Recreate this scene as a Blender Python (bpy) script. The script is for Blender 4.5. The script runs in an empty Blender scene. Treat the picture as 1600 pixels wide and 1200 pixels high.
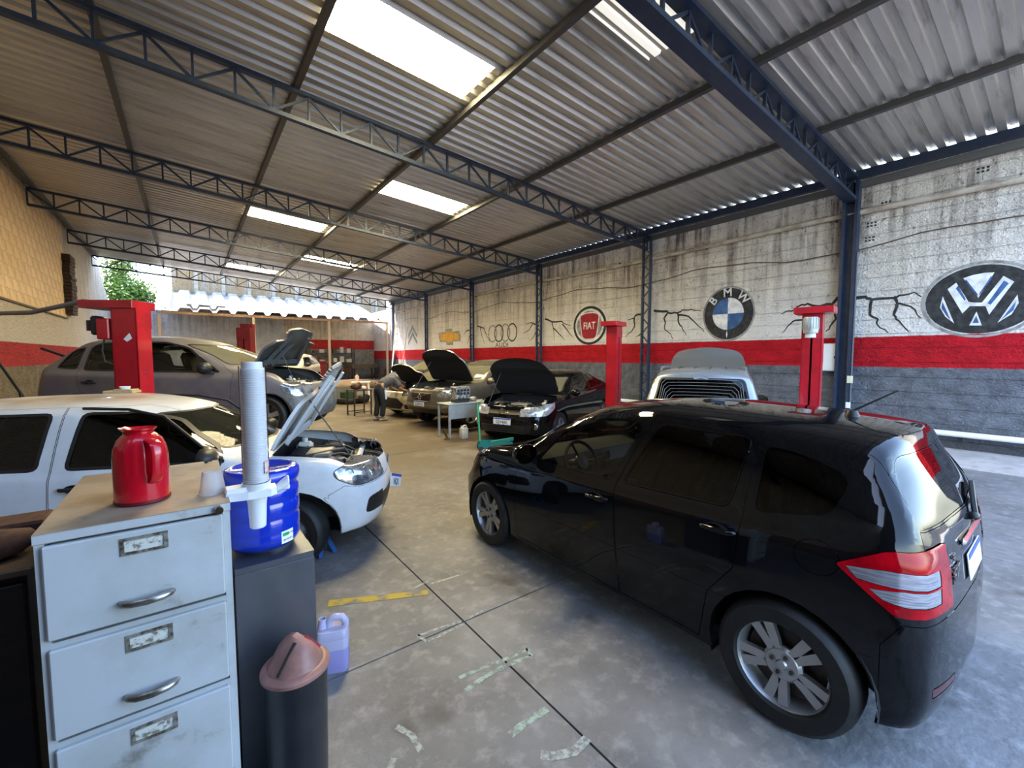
import bpy, bmesh, math, random
import numpy as np
from mathutils import Vector, Matrix
from mathutils.kdtree import KDTree
random.seed(7)
PI = math.pi
rad = math.radians
scn = bpy.context.scene
col = scn.collection

# ------------------------------------------------------------------ camera
cd = bpy.data.cameras.new('camera')
cam = bpy.data.objects.new('camera', cd)
col.objects.link(cam)
cd.sensor_fit = 'HORIZONTAL'; cd.sensor_width = 36.0; cd.lens = 15.0
cd.clip_start = 0.05; cd.clip_end = 300
cam.location = (0, 0, 1.785)
cam.rotation_euler = (rad(90 - 3.734), 0, rad(-37.11))
scn.camera = cam

# ------------------------------------------------------------------ light
world = bpy.data.worlds.new('world'); scn.world = world
world.use_nodes = True
wn = world.node_tree.nodes; wl = world.node_tree.links
wn.clear()
wo = wn.new('ShaderNodeOutputWorld'); bg = wn.new('ShaderNodeBackground')
sky = wn.new('ShaderNodeTexSky')
sky.sky_type = 'NISHITA'; sky.sun_disc = False
sky.sun_elevation = rad(52); sky.sun_rotation = rad(-40)
sky.air_density = 1.0; sky.dust_density = 1.5; sky.ozone_density = 1.0
wl.new(sky.outputs[0], bg.inputs[0]); bg.inputs[1].default_value = 0.30
wl.new(bg.outputs[0], wo.inputs[0])
sd = bpy.data.lights.new('sun', 'SUN'); sd.energy = 5.0; sd.angle = rad(0.6); sd.color = (1, .93, .82)
so = bpy.data.objects.new('sun', sd); col.objects.link(so)
so.rotation_euler = Vector((.45, -.42, -.79)).to_track_quat('-Z', 'Y').to_euler()
so.location = (-10, 45, 30)
for nm, loc, rot, sx, sy in (('front_opening_light', (4.1, -.36, 2.9), (rad(-90), 0, 0), 15.0, 5.7),
                             ('rear_opening_light', (4.1, 29.75, 3.0), (rad(90), 0, 0), 15.0, 5.8)):
    ld = bpy.data.lights.new(nm, 'AREA'); ld.shape = 'RECTANGLE'; ld.size = sx; ld.size_y = sy
    ld.cycles.is_portal = True
    lo = bpy.data.objects.new(nm, ld); col.objects.link(lo); lo.location = loc
    lo.rotation_euler = (rad(90) if 'front' in nm else rad(-90), 0, 0)
vs = scn.view_settings
scn.display_settings.display_device = 'sRGB'
vs.view_transform = 'Standard'; vs.look = 'None'; vs.gamma = 1.0; vs.use_curve_mapping = False
vs.exposure = 2.65

# ------------------------------------------------------------------ materials
MATS = {}
def M(name, c, rough=.5, metal=0., c2=None, scale=4., lo=.42, hi=.62, bump=0., bscale=60., coat=0.,
      stretch=(1, 1, 1), spec=.5, detail=5., trans=0., c3=None, s3=1.2, lo3=.55, hi3=.7, alpha=1., st3=(1, 1, 1), ior=1.45):
    if name in MATS: return MATS[name]
    m = bpy.data.materials.new(name); m.use_nodes = True
    nt = m.node_tree; n = nt.nodes; l = nt.links
    b = n['Principled BSDF']
    b.inputs['Base Color'].default_value = (*c, 1)
    b.inputs['Roughness'].default_value = rough; b.inputs['Metallic'].default_value = metal
    b.inputs['Coat Weight'].default_value = coat; b.inputs['Coat Roughness'].default_value = .04
    b.inputs['Specular IOR Level'].default_value = spec
    b.inputs['Transmission Weight'].default_value = trans; b.inputs['Alpha'].default_value = alpha
    b.inputs['IOR'].default_value = ior
    if c2 is not None or bump or c3 is not None:
        tc = n.new('ShaderNodeTexCoord')
    cur = None
    def layer(cprev, cc, sc, a, bb, st, dt):
        mp = n.new('ShaderNodeMapping'); mp.inputs['Scale'].default_value = st
        l.new(tc.outputs['Object'], mp.inputs[0])
        nz = n.new('ShaderNodeTexNoise'); nz.inputs['Scale'].default_value = sc; nz.inputs['Detail'].default_value = dt
        nz.inputs['Roughness'].default_value = .62
        l.new(mp.outputs[0], nz.inputs['Vector'])
        mr = n.new('ShaderNodeMapRange'); mr.inputs[1].default_value = a; mr.inputs[2].default_value = bb
        l.new(nz.outputs[0], mr.inputs[0])
        mx = n.new('ShaderNodeMix'); mx.data_type = 'RGBA'
        l.new(mr.outputs[0], mx.inputs[0])
        if cprev is None: mx.inputs[6].default_value = (*c, 1)
        else: l.new(cprev, mx.inputs[6])
        mx.inputs[7].default_value = (*cc, 1)
        return mx.outputs[2]
    if c2 is not None: cur = layer(cur, c2, scale, lo, hi, stretch, detail)
    if c3 is not None: cur = layer(cur, c3, s3, lo3, hi3, st3, detail)
    if cur is not None: l.new(cur, b.inputs['Base Color'])
    if bump:
        nz = n.new('ShaderNodeTexNoise'); nz.inputs['Scale'].default_value = bscale; nz.inputs['Detail'].default_value = 4
        l.new(tc.outputs['Object'], nz.inputs['Vector'])
        bp = n.new('ShaderNodeBump'); bp.inputs['Strength'].default_value = bump; bp.inputs['Distance'].default_value = .02
        l.new(nz.outputs[0], bp.inputs['Height']); l.new(bp.outputs[0], b.inputs['Normal'])
    MATS[name] = m
    return m

def GL(name, tint, rough=.02, ior=1.45, opaque=0.):
    """window glass: tinted see-through pane with mirror-like reflection"""
    m = bpy.data.materials.new(name); m.use_nodes = True
    nt = m.node_tree; n = nt.nodes; l = nt.links; n.clear()
    o = n.new('ShaderNodeOutputMaterial'); mx = n.new('ShaderNodeMixShader'); fr = n.new('ShaderNodeFresnel')
    fr.inputs[0].default_value = ior
    t = n.new('ShaderNodeBsdfTransparent'); t.inputs[0].default_value = (*tint, 1)
    g = n.new('ShaderNodeBsdfGlossy'); g.inputs['Roughness'].default_value = rough
    l.new(fr.outputs[0], mx.inputs[0]); l.new(t.outputs[0], mx.inputs[1]); l.new(g.outputs[0], mx.inputs[2])
    last = mx.outputs[0]
    if opaque:
        d = n.new('ShaderNodeBsdfDiffuse'); d.inputs[0].default_value = (.35, .33, .22, 1)
        m2 = n.new('ShaderNodeMixShader'); m2.inputs[0].default_value = opaque
        l.new(last, m2.inputs[1]); l.new(d.outputs[0], m2.inputs[2]); last = m2.outputs[0]
    l.new(last, o.inputs[0])
    MATS[name] = m
    return m

def EM(name, c, e, base=(.8, .8, .75)):
    m = M(name, base, .6)
    b = m.node_tree.nodes['Principled BSDF']
    b.inputs['Emission Color'].default_value = (*c, 1); b.inputs['Emission Strength'].default_value = e
    return m

# ------------------------------------------------------------------ mesh helpers
class MB:
    def __init__(s): s.v = []; s.f = []
    def add(s, vs, fs):
        o = len(s.v); s.v += [tuple(p) for p in vs]; s.f += [tuple(i + o for i in f) for f in fs]; return s
    def box(s, c, d, rz=0., M4=None, bev=0.):
        x, y, z = d[0] / 2, d[1] / 2, d[2] / 2
        if bev:
            b = min(bev, x * .9, y * .9, z * .9)
            vs = []
            for sx in (-1, 1):
                for sy in (-1, 1):
                    for sz in (-1, 1):
                        vs += [(sx * (x - b), sy * (y - b), sz * z), (sx * (x - b), sy * y, sz * (z - b)), (sx * x, sy * (y - b), sz * (z - b))]
            bm = bmesh.new(); [bm.verts.new(v) for v in vs]
            bmesh.ops.convex_hull(bm, input=bm.verts[:])
            bm.verts.index_update()
            vs = [v.co[:] for v in bm.verts]; fs = [[v.index for v in f.verts] for f in bm.faces]; bm.free()
        else:
            vs = [(sx * x, sy * y, sz * z) for sx in (-1, 1) for sy in (-1, 1) for sz in (-1, 1)]
            fs = [(0, 1, 3, 2), (4, 6, 7, 5), (0, 4, 5, 1), (2, 3, 7, 6), (0, 2, 6, 4), (1, 5, 7, 3)]
        ca, sa = math.cos(rz), math.sin(rz)
        vs = [(c[0] + a * ca - b_ * sa, c[1] + a * sa + b_ * ca, c[2] + h) for a, b_, h in vs]
        if M4 is not None: vs = [tuple(M4 @ Vector(v)) for v in vs]
        return s.add(vs, fs)
    def bar(s, a, b, w, h=None, up=(0, 0, 1)):
        h = h or w; a = Vector(a); b = Vector(b); d = (b - a).normalized(); up = Vector(up)
        if abs(d.dot(up)) > .98: up = Vector((1, 0, 0))
        r = d.cross(up).normalized(); u = r.cross(d)
        vs = [p + r * sx * w / 2 + u * sz * h / 2 for p in (a, b) for sx, sz in ((-1, -1), (1, -1), (1, 1), (-1, 1))]
        return s.add(vs, [(0, 3, 2, 1), (4, 5, 6, 7), (0, 1, 5, 4), (1, 2, 6, 5), (2, 3, 7, 6), (3, 0, 4, 7)])
    def tube(s, pts, r, n=8, caps=True):
        pts = [Vector(p) for p in pts]; rs = r if isinstance(r, (list, tuple)) else [r] * len(pts)
        vs = []; ref = None
        for i, p in enumerate(pts):
            d = (pts[min(i + 1, len(pts) - 1)] - pts[max(i - 1, 0)]).normalized()
            if ref is None:
                ref = Vector((0, 0, 1)) if abs(d.z) < .9 else Vector((1, 0, 0))
            a = d.cross(ref).normalized(); b = d.cross(a).normalized(); ref = -b if b.dot(ref) < 0 else b
            ref = a.cross(d)
            b = ref.normalized()
            vs += [p + (a * math.cos(t) + b * math.sin(t)) * rs[i] for t in [2 * PI * k / n for k in range(n)]]
        fs = [(i * n + k, i * n + (k + 1) % n, (i + 1) * n + (k + 1) % n, (i + 1) * n + k) for i in range(len(pts) - 1) for k in range(n)]
        if caps: fs += [tuple(range(n))[::-1], tuple(range((len(pts) - 1) * n, len(pts) * n))]
        return s.add(vs, fs)
    def lathe(s, prof, c=(0, 0, 0), n=24, axis='z', a0=0., a1=2 * PI, flute=0., nf=0):
        full = abs(a1 - a0 - 2 * PI) < 1e-6; m = n if full else n + 1
        vs = []
        for r, h in prof:
            for k in range(m):
                t = a0 + (a1 - a0) * k / n; q = r * (1 + flute * math.cos(nf * t)) if flute else r
                p = (q * math.cos(t), q * math.sin(t), h)
                if axis == 'y': p = (p[0], h, p[1])
                if axis == 'x': p = (h, p[0], p[1])
                vs.append((c[0] + p[0], c[1] + p[1], c[2] + p[2]))
        fs = []
        for i in range(len(prof) - 1):
            for k in range(n):
                k2 = (k + 1) % m
                fs.append((i * m + k, i * m + k2, (i + 1) * m + k2, (i + 1) * m + k))
        return s.add(vs, fs)
    def prism(s, poly, h0, h1, plane='xy', bev=0.):
        n = len(poly)
        def P(a, b, h): return {'xy': (a, b, h), 'xz': (a, h, b), 'yz': (h, a, b)}[plane]
        vs = [P(a, b, h0) for a, b in poly] + [P(a, b, h1) for a, b in poly]
        fs = [tuple(range(n))[::-1], tuple(range(n, 2 * n))] + [(i, (i + 1) % n, n + (i + 1) % n, n + i) for i in range(n)]
        return s.add(vs, fs)
    def ring(s, o, i, h0, h1, plane='yz'):
        """flat frame between outer and inner outlines of equal length"""
        n = len(o)
        def P(a, b, h): return {'xy': (a, b, h), 'xz': (a, h, b), 'yz': (h, a, b)}[plane]
        vs = [P(a, b, h0) for a, b in o] + [P(a, b, h0) for a, b in i] + [P(a, b, h1) for a, b in o] + [P(a, b, h1) for a, b in i]
        fs = []
        for k in range(n):
            j = (k + 1) % n
            fs += [(k, j, n + j, n + k), (2 * n + k, 3 * n + k, 3 * n + j, 2 * n + j), (k, 2 * n + k, 2 * n + j, j), (n + k, n + j, 3 * n + j, 3 * n + k)]
        return s.add(vs, fs)
    def mesh(s, name, smooth=None):
        me = bpy.data.meshes.new(name); me.from_pydata(s.v, [], s.f); me.validate()
        bm = bmesh.new(); bm.from_mesh(me); bmesh.ops.recalc_face_normals(bm, faces=bm.faces[:]); bm.to_mesh(me); bm.free()
        if smooth:
            for p in me.polygons: p.use_smooth = True
            me.set_sharp_from_angle(angle=rad(smooth))
        return me
    def build(s, name, mat, parent=None, smooth=None):
        return ob(name, s.mesh(name, smooth), mat, parent)

def ob(name, me, mat=None, parent=None):
    o = bpy.data.objects.new(name, me); col.objects.link(o)
    if mat is not None and len(me.materials) == 0: me.materials.append(mat)
    if parent is not None: o.parent = parent
    return o
def tag(o, label=None, cat=None, group=None, kind=None):
    if label: o['label'] = label
    if cat: o['category'] = cat
    if group: o['group'] = group
    if kind: o['kind'] = kind
    return o
def empty(name, loc=(0, 0, 0), rz=0., label=None, cat=None, group=None, kind=None):
    o = bpy.data.objects.new(name, None); col.objects.link(o); o.location = loc; o.rotation_euler = (0, 0, rz)
    o.empty_display_size = .1
    return tag(o, label, cat, group, kind)
def copy_tree(o, parent=None):
    c = o.copy(); col.objects.link(c)
    if parent is not None: c.parent = parent
    for ch in list(o.children): copy_tree(ch, c)
    return c
def text(name, s, size, mat, parent, loc, rot, ext=.001, align='CENTER', sx=1., bold=0.):
    c = bpy.data.curves.new(name, 'FONT'); c.body = s; c.size = size; c.extrude = ext; c.align_x = align; c.align_y = 'CENTER'
    c.offset = bold; c.resolution_u = 2
    o = bpy.data.objects.new(name, c); col.objects.link(o)
    me = bpy.data.meshes.new_from_object(o.evaluated_get(bpy.context.evaluated_depsgraph_get()))
    bpy.data.objects.remove(o)
    o = ob(name, me, mat, parent); o.location = loc; o.rotation_euler = rot; o.scale = (sx, 1, 1)
    return o
def ell(cy, cz, ry, rz_, n=40, a0=0., a1=2 * PI, end=False):
    m = n + (1 if end else 0)
    return [(cy + ry * math.cos(a0 + (a1 - a0) * k / n), cz + rz_ * math.sin(a0 + (a1 - a0) * k / n)) for k in range(m)]
def rpoly(pts, r, n=3):
    out = []; N = len(pts)
    for i in range(N):
        p = Vector(pts[i]); a = Vector(pts[i - 1]); b = Vector(pts[(i + 1) % N])
        ra = min(r, (a - p).length * .45); rb = min(r, (b - p).length * .45)
        p0 = p + (a - p).normalized() * ra; p1 = p + (b - p).normalized() * rb
        for k in range(n + 1):
            t = k / n; q = p0 * (1 - t) ** 2 + p * 2 * t * (1 - t) + p1 * t * t
            out.append((q.x, q.y))
    return out

# palette
steel_blue = M('blue_painted_steel', (.018, .032, .07), .45, .2, (.03, .045, .075), 6)
red_paint = M('red_enamel', (.42, .006, .016), .35, 0, (.30, .006, .014), 5, coat=.3)
dark_red = M('dark_red_enamel', (.16, .01, .012), .4, 0, (.10, .008, .01), 5)
black_plastic = M('black_plastic', (.012, .012, .013), .45)
rubber = M('tyre_rubber', (.007, .007, .0075), .6, 0, (.014, .0135, .013), 8)
alloy = M('alloy_silver', (.42, .42, .42), .32, .75)
chrome = M('chrome', (.75, .75, .75), .12, 1.)
dark_metal = M('dark_metal', (.05, .05, .052), .5, .6, (.09, .075, .06), 9)
white_plastic = M('white_plastic', (.75, .76, .78), .4)
plate_white = M('plate_white', (.75, .76, .78), .45)
plate_blue = M('plate_blue', (.02, .06, .38), .45)
ink = M('black_ink', (.01, .01, .012), .6)
interior_dark = M('interior_trim', (.014, .014, .015), .7)
liner_dark = M('wheel_liner', (.008, .008, .008), .9)
glass_dark = GL('dark_tinted_glass', (.035, .037, .04), .015)
glass_clear = GL('clear_window_glass', (.72, .76, .72), .02)
glass_dusty = GL('dusty_windscreen_glass', (.35, .36, .30), .06, 1.5, .35)
lamp_glass = M('headlamp_lens', (.42, .44, .46), .1, .6, (.12, .12, .13), 14, coat=1.)
amber = M('amber_lens', (.5, .2, .03), .2, coat=.6)
# ================================================================== SETTING
XL, XR, Y0, Y1 = -3.6, 11.7, -.32, 29.68
def roofz(x): return 5.70 + .0705 * (11.7 - x)          # underside of the roof sheets
SL = math.atan(.0705)

# ---- wall paint: white render over brick, red band, grey dado, with run-off stains
def wall_mat(name, white, red, grey, zb, zt, streak, amt, axis_scale, mott=.5, brick=None, zpale=None):
    m = bpy.data.materials.new(name); m.use_nodes = True
    nt = m.node_tree; n = nt.nodes; l = nt.links; b = n['Principled BSDF']; b.inputs['Roughness'].default_value = .85
    b.inputs['Specular IOR Level'].default_value = .2
    tc = n.new('ShaderNodeTexCoord'); sp = n.new('ShaderNodeSeparateXYZ'); l.new(tc.outputs['Object'], sp.inputs[0])
    def noise(sc, st=(1, 1, 1), det=6, rough=.65):
        mp = n.new('ShaderNodeMapping'); mp.inputs['Scale'].default_value = st; l.new(tc.outputs['Object'], mp.inputs[0])
        z = n.new('ShaderNodeTexNoise'); z.inputs['Scale'].default_value = sc; z.inputs['Detail'].default_value = det; z.inputs['Roughness'].default_value = rough
        l.new(mp.outputs[0], z.inputs['Vector']); return z.outputs[0]
    def rng(v, a, bb, c=0., d=1.):
        r = n.new('ShaderNodeMapRange'); r.inputs[1].default_value = a; r.inputs[2].default_value = bb; r.inputs[3].default_value = c; r.inputs[4].default_value = d
        l.new(v, r.inputs[0]); return r.outputs[0]
    def math_(op, a, bb):
        q = n.new('ShaderNodeMath'); q.operation = op
        for i, v in enumerate((a, bb)):
            if isinstance(v, (int, float)): q.inputs[i].default_value = v
            else: l.new(v, q.inputs[i])
        return q.outputs[0]
    def mix(f, a, bb):
        q = n.new('ShaderNodeMix'); q.data_type = 'RGBA'
        if isinstance(f, (int, float)): q.inputs[0].default_value = f
        else: l.new(f, q.inputs[0])
        for i, v in ((6, a), (7, bb)):
            if isinstance(v, tuple): q.inputs[i].default_value = (*v, 1)
            else: l.new(v, q.inputs[i])
        return q.outputs[2]
    zz = math_('ADD', sp.outputs[2], math_('MULTIPLY', math_('SUBTRACT', noise(6, det=3), .5), .035))
    # dirt
    s1 = rng(noise(1.6, (3.4, 3.4, .20)), .43, .64); s1 = math_('MULTIPLY', s1, rng(noise(1.3, (1, 1, .5)), .36, .56))
    hi = rng(sp.outputs[2], 2.7, 5.2, .08, 1.)
    st = math_('MULTIPLY', math_('MULTIPLY', s1, hi), amt)
    speck = math_('MULTIPLY', rng(noise(15, (1, 1, .5), 5, .7), .575, .66), rng(sp.outputs[2], 2.2, 5.0, .35, 1.))
    w = mix(rng(noise(2.2), .35, .7, 0, mott), white, tuple(c * .66 for c in white))
    if zpale is not None: w = mix(rng(sp.outputs[2], 2.2, 3.6, .55, 0), w, zpale)
    w = mix(st, w, streak); w = mix(math_('MULTIPLY', speck, .8), w, (.05, .035, .03))
    rd = mix(rng(noise(3, (1, 1, 2)), .35, .7), red, tuple(c * .62 for c in red)); rd = mix(rng(noise(7), .62, .8, 0, .35), rd, (.5, .12, .12))
    gr = mix(rng(noise(4), .35, .65), grey, tuple(c * .55 for c in grey)); gr = mix(rng(noise(26, det=2), .63, .75, 0, .55), gr, (.42, .43, .45))
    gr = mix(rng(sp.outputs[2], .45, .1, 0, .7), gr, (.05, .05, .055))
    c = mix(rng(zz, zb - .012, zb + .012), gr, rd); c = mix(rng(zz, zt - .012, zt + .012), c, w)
    l.new(c, b.inputs['Base Color'])
    h = math_('ADD', noise(26, det=4), math_('MULTIPLY', noise(6, (1, 1, 2.2), 3), 1.4))
    if brick:
        mp = n.new('ShaderNodeMapping'); mp.inputs['Rotation'].default_value = brick[2]; l.new(tc.outputs['Object'], mp.inputs[0])
        bt = n.new('ShaderNodeTexBrick'); bt.inputs['Scale'].default_value = 1.; bt.inputs['Brick Width'].default_value = brick[0]; bt.inputs['Row Height'].default_value = brick[1]
        bt.inputs['Mortar Size'].default_value = .014; bt.inputs['Mortar Smooth'].default_value = .6
        l.new(mp.outputs[0], bt.inputs['Vector']); h = math_('SUBTRACT', h, math_('MULTIPLY', bt.outputs['Fac'], .8))
    bp = n.new('ShaderNodeBump'); bp.inputs['Strength'].default_value = 1.0; bp.inputs['Distance'].default_value = .05
    l.new(h, bp.inputs['Height']); l.new(bp.outputs[0], b.inputs['Normal'])
    return m
RED = (.52, .010, .02)
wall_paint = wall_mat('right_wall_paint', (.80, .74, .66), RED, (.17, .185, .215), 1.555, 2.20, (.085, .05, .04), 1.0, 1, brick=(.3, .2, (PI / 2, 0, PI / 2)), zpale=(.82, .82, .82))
left_paint = wall_mat('left_wall_paint', (.54, .47, .37), (.40, .03, .03), (.22, .18, .12), 1.52, 2.15, (.14, .10, .06), .5, 1, brick=(.3, .2, (PI / 2, 0, PI / 2)), zpale=(.55, .51, .45))
back_paint = wall_mat('back_wall_paint', (.80, .68, .50), (.62, .04, .035), (.32, .29, .25), 2.3, 3.0, (.10, .07, .045), 1.0, 1, mott=.8)
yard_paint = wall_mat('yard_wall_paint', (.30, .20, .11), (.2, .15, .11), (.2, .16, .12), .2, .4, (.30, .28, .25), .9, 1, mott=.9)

# ---- floor
concrete = M('concrete_floor', (.225, .222, .22), .6, 0, (.13, .128, .126), 1.6, .36, .66, .3, 22, c3=(.31, .305, .295), s3=9, lo3=.50, hi3=.75, spec=.35, detail=14)
def floor_mat():
    m = concrete; nt = m.node_tree; n = nt.nodes; l = nt.links; b = n['Principled BSDF']
    src = b.inputs['Base Color'].links[0].from_socket
    tc = [x for x in n if x.type == 'TEX_COORD'][0]
    sp = n.new('ShaderNodeSeparateXYZ'); l.new(tc.outputs['Object'], sp.inputs[0])
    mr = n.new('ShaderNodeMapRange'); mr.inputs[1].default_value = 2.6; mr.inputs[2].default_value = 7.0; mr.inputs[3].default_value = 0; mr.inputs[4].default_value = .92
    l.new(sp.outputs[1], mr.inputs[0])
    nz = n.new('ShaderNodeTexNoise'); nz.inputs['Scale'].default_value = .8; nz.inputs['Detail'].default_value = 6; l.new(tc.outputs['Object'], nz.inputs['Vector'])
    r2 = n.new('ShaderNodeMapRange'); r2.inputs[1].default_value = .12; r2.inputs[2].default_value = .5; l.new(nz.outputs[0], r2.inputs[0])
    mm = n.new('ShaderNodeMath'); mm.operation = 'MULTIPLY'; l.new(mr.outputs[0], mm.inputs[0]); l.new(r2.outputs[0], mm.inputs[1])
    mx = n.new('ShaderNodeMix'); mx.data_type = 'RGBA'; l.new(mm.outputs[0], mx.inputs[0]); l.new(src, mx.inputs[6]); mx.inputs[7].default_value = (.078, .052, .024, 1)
    # oil spots
    no = n.new('ShaderNodeTexNoise'); no.inputs['Scale'].default_value = 1.7; no.inputs['Detail'].default_value = 3; l.new(tc.outputs['Object'], no.inputs['Vector'])
    r3 = n.new('ShaderNodeMapRange'); r3.inputs[1].default_value = .62; r3.inputs[2].default_value = .70; r3.inputs[4].default_value = .75; l.new(no.outputs[0], r3.inputs[0])
    m3 = n.new('ShaderNodeMix'); m3.data_type = 'RGBA'; l.new(r3.outputs[0], m3.inputs[0]); l.new(mx.outputs[2], m3.inputs[6]); m3.inputs[7].default_value = (.06, .054, .048, 1)
    # pale scuffs
    mp = n.new('ShaderNodeMapping'); mp.inputs['Scale'].default_value = (1.0, 2.2, 1); mp.inputs['Rotation'].default_value = (0, 0, .5); l.new(tc.outputs['Object'], mp.inputs[0])
    n4 = n.new('ShaderNodeTexNoise'); n4.inputs['Scale'].default_value = 1.5; n4.inputs['Detail'].default_value = 13; n4.inputs['Roughness'].default_value = .82; l.new(mp.outputs[0], n4.inputs['Vector'])
    r4 = n.new('ShaderNodeMapRange'); r4.inputs[1].default_value = .60; r4.inputs[2].default_value = .70; r4.inputs[4].default_value = .55; l.new(n4.outputs[0], r4.inputs[0])
    m4 = n.new('ShaderNodeMix'); m4.data_type = 'RGBA'; l.new(r4.outputs[0], m4.inputs[0]); l.new(m3.outputs[2], m4.inputs[6]); m4.inputs[7].default_value = (.42, .435, .40, 1)
    l.new(m4.outputs[2], b.inputs['Base Color'])
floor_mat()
joint_dark = M('joint_dirt', (.07, .065, .06), .9)
pale_concrete = M('pale_concrete_strip', (.52, .50, .475), .75, 0, (.36, .345, .33), 1.5, bump=.3, bscale=20, c3=(.28, .265, .25), s3=4)
fl = tag(MB().box((4.0, 8.0, -.06), (40, 66, .06)).build('floor', joint_dark), kind='structure')
fl['label'] = 'stained concrete slab floor of the workshop'
xs = [-4.2, 1.41, 5.6, 9.77]; ys = [-7., -2.6, 2.4, 7.4, 12.4, 17.4, 22.4, 27.4, 38]
for i in range(3):
    for j in range(len(ys) - 1):
        g = .006
        MB().box(((xs[i] + xs[i + 1]) / 2, (ys[j] + ys[j + 1]) / 2, -.015), (xs[i + 1] - xs[i] - 2 * g, ys[j + 1] - ys[j] - 2 * g, .03)).build('slab', concrete, fl)
for j in range(len(ys) - 1):
    MB().box(((9.78 + 11.8) / 2, (ys[j] + ys[j + 1]) / 2, -.008), (2.02, ys[j + 1] - ys[j] - .012, .03)).build('slab', pale_concrete, fl)['label'] = 'paler concrete strip along the wall'
st_ = tag(MB().box((4.0, -17, -.02), (40, 20, .03)).build('floor_street', M('asphalt', (.07, .07, .075), .85, 0, (.045, .045, .05), 3)), kind='structure')
yl = M('worn_yellow_paint', (.42, .31, .03), .7, 0, (.17, .16, .14), 9, .45, .6)
MB().prism([(.72, 3.13), (1.36, 2.84), (1.39, 2.90), (.75, 3.21)], .001, .003).build('painted_line', yl, fl)['label'] = 'worn yellow painted line'

MARKS = (([(1.13, 1.98), (1.24, 1.97), (1.36, 1.95), (1.58, 1.93)], .025, 1), ([(1.11, 1.88), (1.25, 1.9), (1.39, 1.9), (1.56, 1.87)], .03, 1), ([(1.56, 1.87), (1.585, 1.94)], .025, 1),
         ([(1.14, 1.52), (1.22, 1.53), (1.26, 1.53), (1.38, 1.53)], .04, 1), ([(1.1, 2.45), (1.24, 2.44), (1.39, 2.41)], .022, 0), ([(1.12, 2.36), (1.25, 2.37), (1.39, 2.38)], .02, 0),
         ([(1.10, 2.46), (1.12, 2.36)], .02, 0), ([(1.44, 2.41), (1.58, 2.43)], .018, 0), ([(1.44, 2.97), (1.72, 2.95)], .02, 0), ([(1.30, 2.99), (1.50, 3.03)], .018, 0), ([(.73, 1.89), (.77, 1.8), (.77, 1.70)], .03, 0), ([(1.19, 1.36), (1.23, 1.32), (1.32, 1.28), (1.42, 1.29)], .045, 0), ([(.55, 1.62), (.66, 1.74)], .03, 0))
chalk = M('chalk_mark', (.42, .45, .40), .85, 0, (.20, .20, .19), 30, .42, .58)
greenish = M('green_chalk', (.36, .47, .38), .85, 0, (.20, .21, .19), 26, .42, .58)
for ln, w_, mt_ in MARKS:
    m = MB(); A_ = []; B_ = []
    for i, p in enumerate(ln):
        p = Vector(p); d_ = (Vector(ln[min(i + 1, len(ln) - 1)]) - Vector(ln[max(i - 1, 0)])).normalized(); nn = Vector((-d_.y, d_.x)) * w_ / 2
        A_.append(p + nn); B_.append(p - nn)
    n = len(ln); m.add([(q.x, q.y, .0012) for q in A_] + [(q.x, q.y, .0012) for q in B_], [(i, i + 1, n + i + 1, n + i) for i in range(n - 1)])
    m.build('painted_mark', greenish if mt_ else chalk, fl)
# ---- walls
wr = tag(MB().box((XR + .1, 13.4, 2.82), (.2, 32.4, 5.64)).build('wall_right', wall_paint), kind='structure')
wr['label'] = 'white washed side wall with red band and grey dado'
wlf = MB().box((XL - .1, 14.3, 3.4), (.2, 33.4, 6.8)); wlf.prism([(31.0, 0), (37, 0), (37, 4.6), (34.5, 4.9), (31.0, 6.6)], XL - .2, XL, 'yz')
wleft = tag(wlf.build('wall_left', left_paint), kind='structure')
wleft['label'] = 'tan block wall with faded red band'
block_mats = [M('tan_block_%d' % k, c, .85, 0, tuple(v * .62 for v in c), 3, .5, .75, .25, 30, c3=(.36, .25, .13), s3=1.1, lo3=.58, hi3=.8, st3=(2.5, 2.5, .4)) for k, c in enumerate(((.66, .47, .27), (.63, .45, .26), (.69, .50, .30)))]
bmesh_ = [MB().box((0, 0, 0), (.03, .590, .290), bev=.004).mesh('block') for _ in range(3)]
hmesh_ = [MB().box((0, 0, 0), (.03, .290, .290), bev=.004).mesh('block') for _ in range(3)]
for r in range(12):
    z = 3.22 + .15 + r * .3
    if z > 6.6: break
    y = 14.0 + (.3 if r % 2 else 0)
    if r % 2:
        k = random.randrange(3); o = ob('block', hmesh_[k], block_mats[k], wleft); o.location = (XL - .008, 14.15, z)
    while y < 22.6:
        k = random.randrange(3); o = ob('block', bmesh_[k], block_mats[k], wleft); o.location = (XL - .008 + random.uniform(-.002, .002), y + .3, z); y += .6
brickm = [M('dark_brick_a', (.06, .032, .02), .9, 0, (.03, .018, .012), 8, bump=.3), M('dark_brick_b', (.12, .07, .045), .9, 0, (.05, .03, .02), 9, bump=.3)]
pm = MB().box((0, 0, 0), (.24, .9, .12), bev=.012).mesh('brick')
for k in range(17):
    o = ob('brick', pm if k % 2 == 0 else pm.copy(), None, wleft)
    if len(o.data.materials) == 0: o.data.materials.append(brickm[k % 2])
    o.location = (XL + .1 + random.uniform(-.02, .02), 23.25 + random.uniform(-.03, .03), 3.42 + k * .131)
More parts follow.
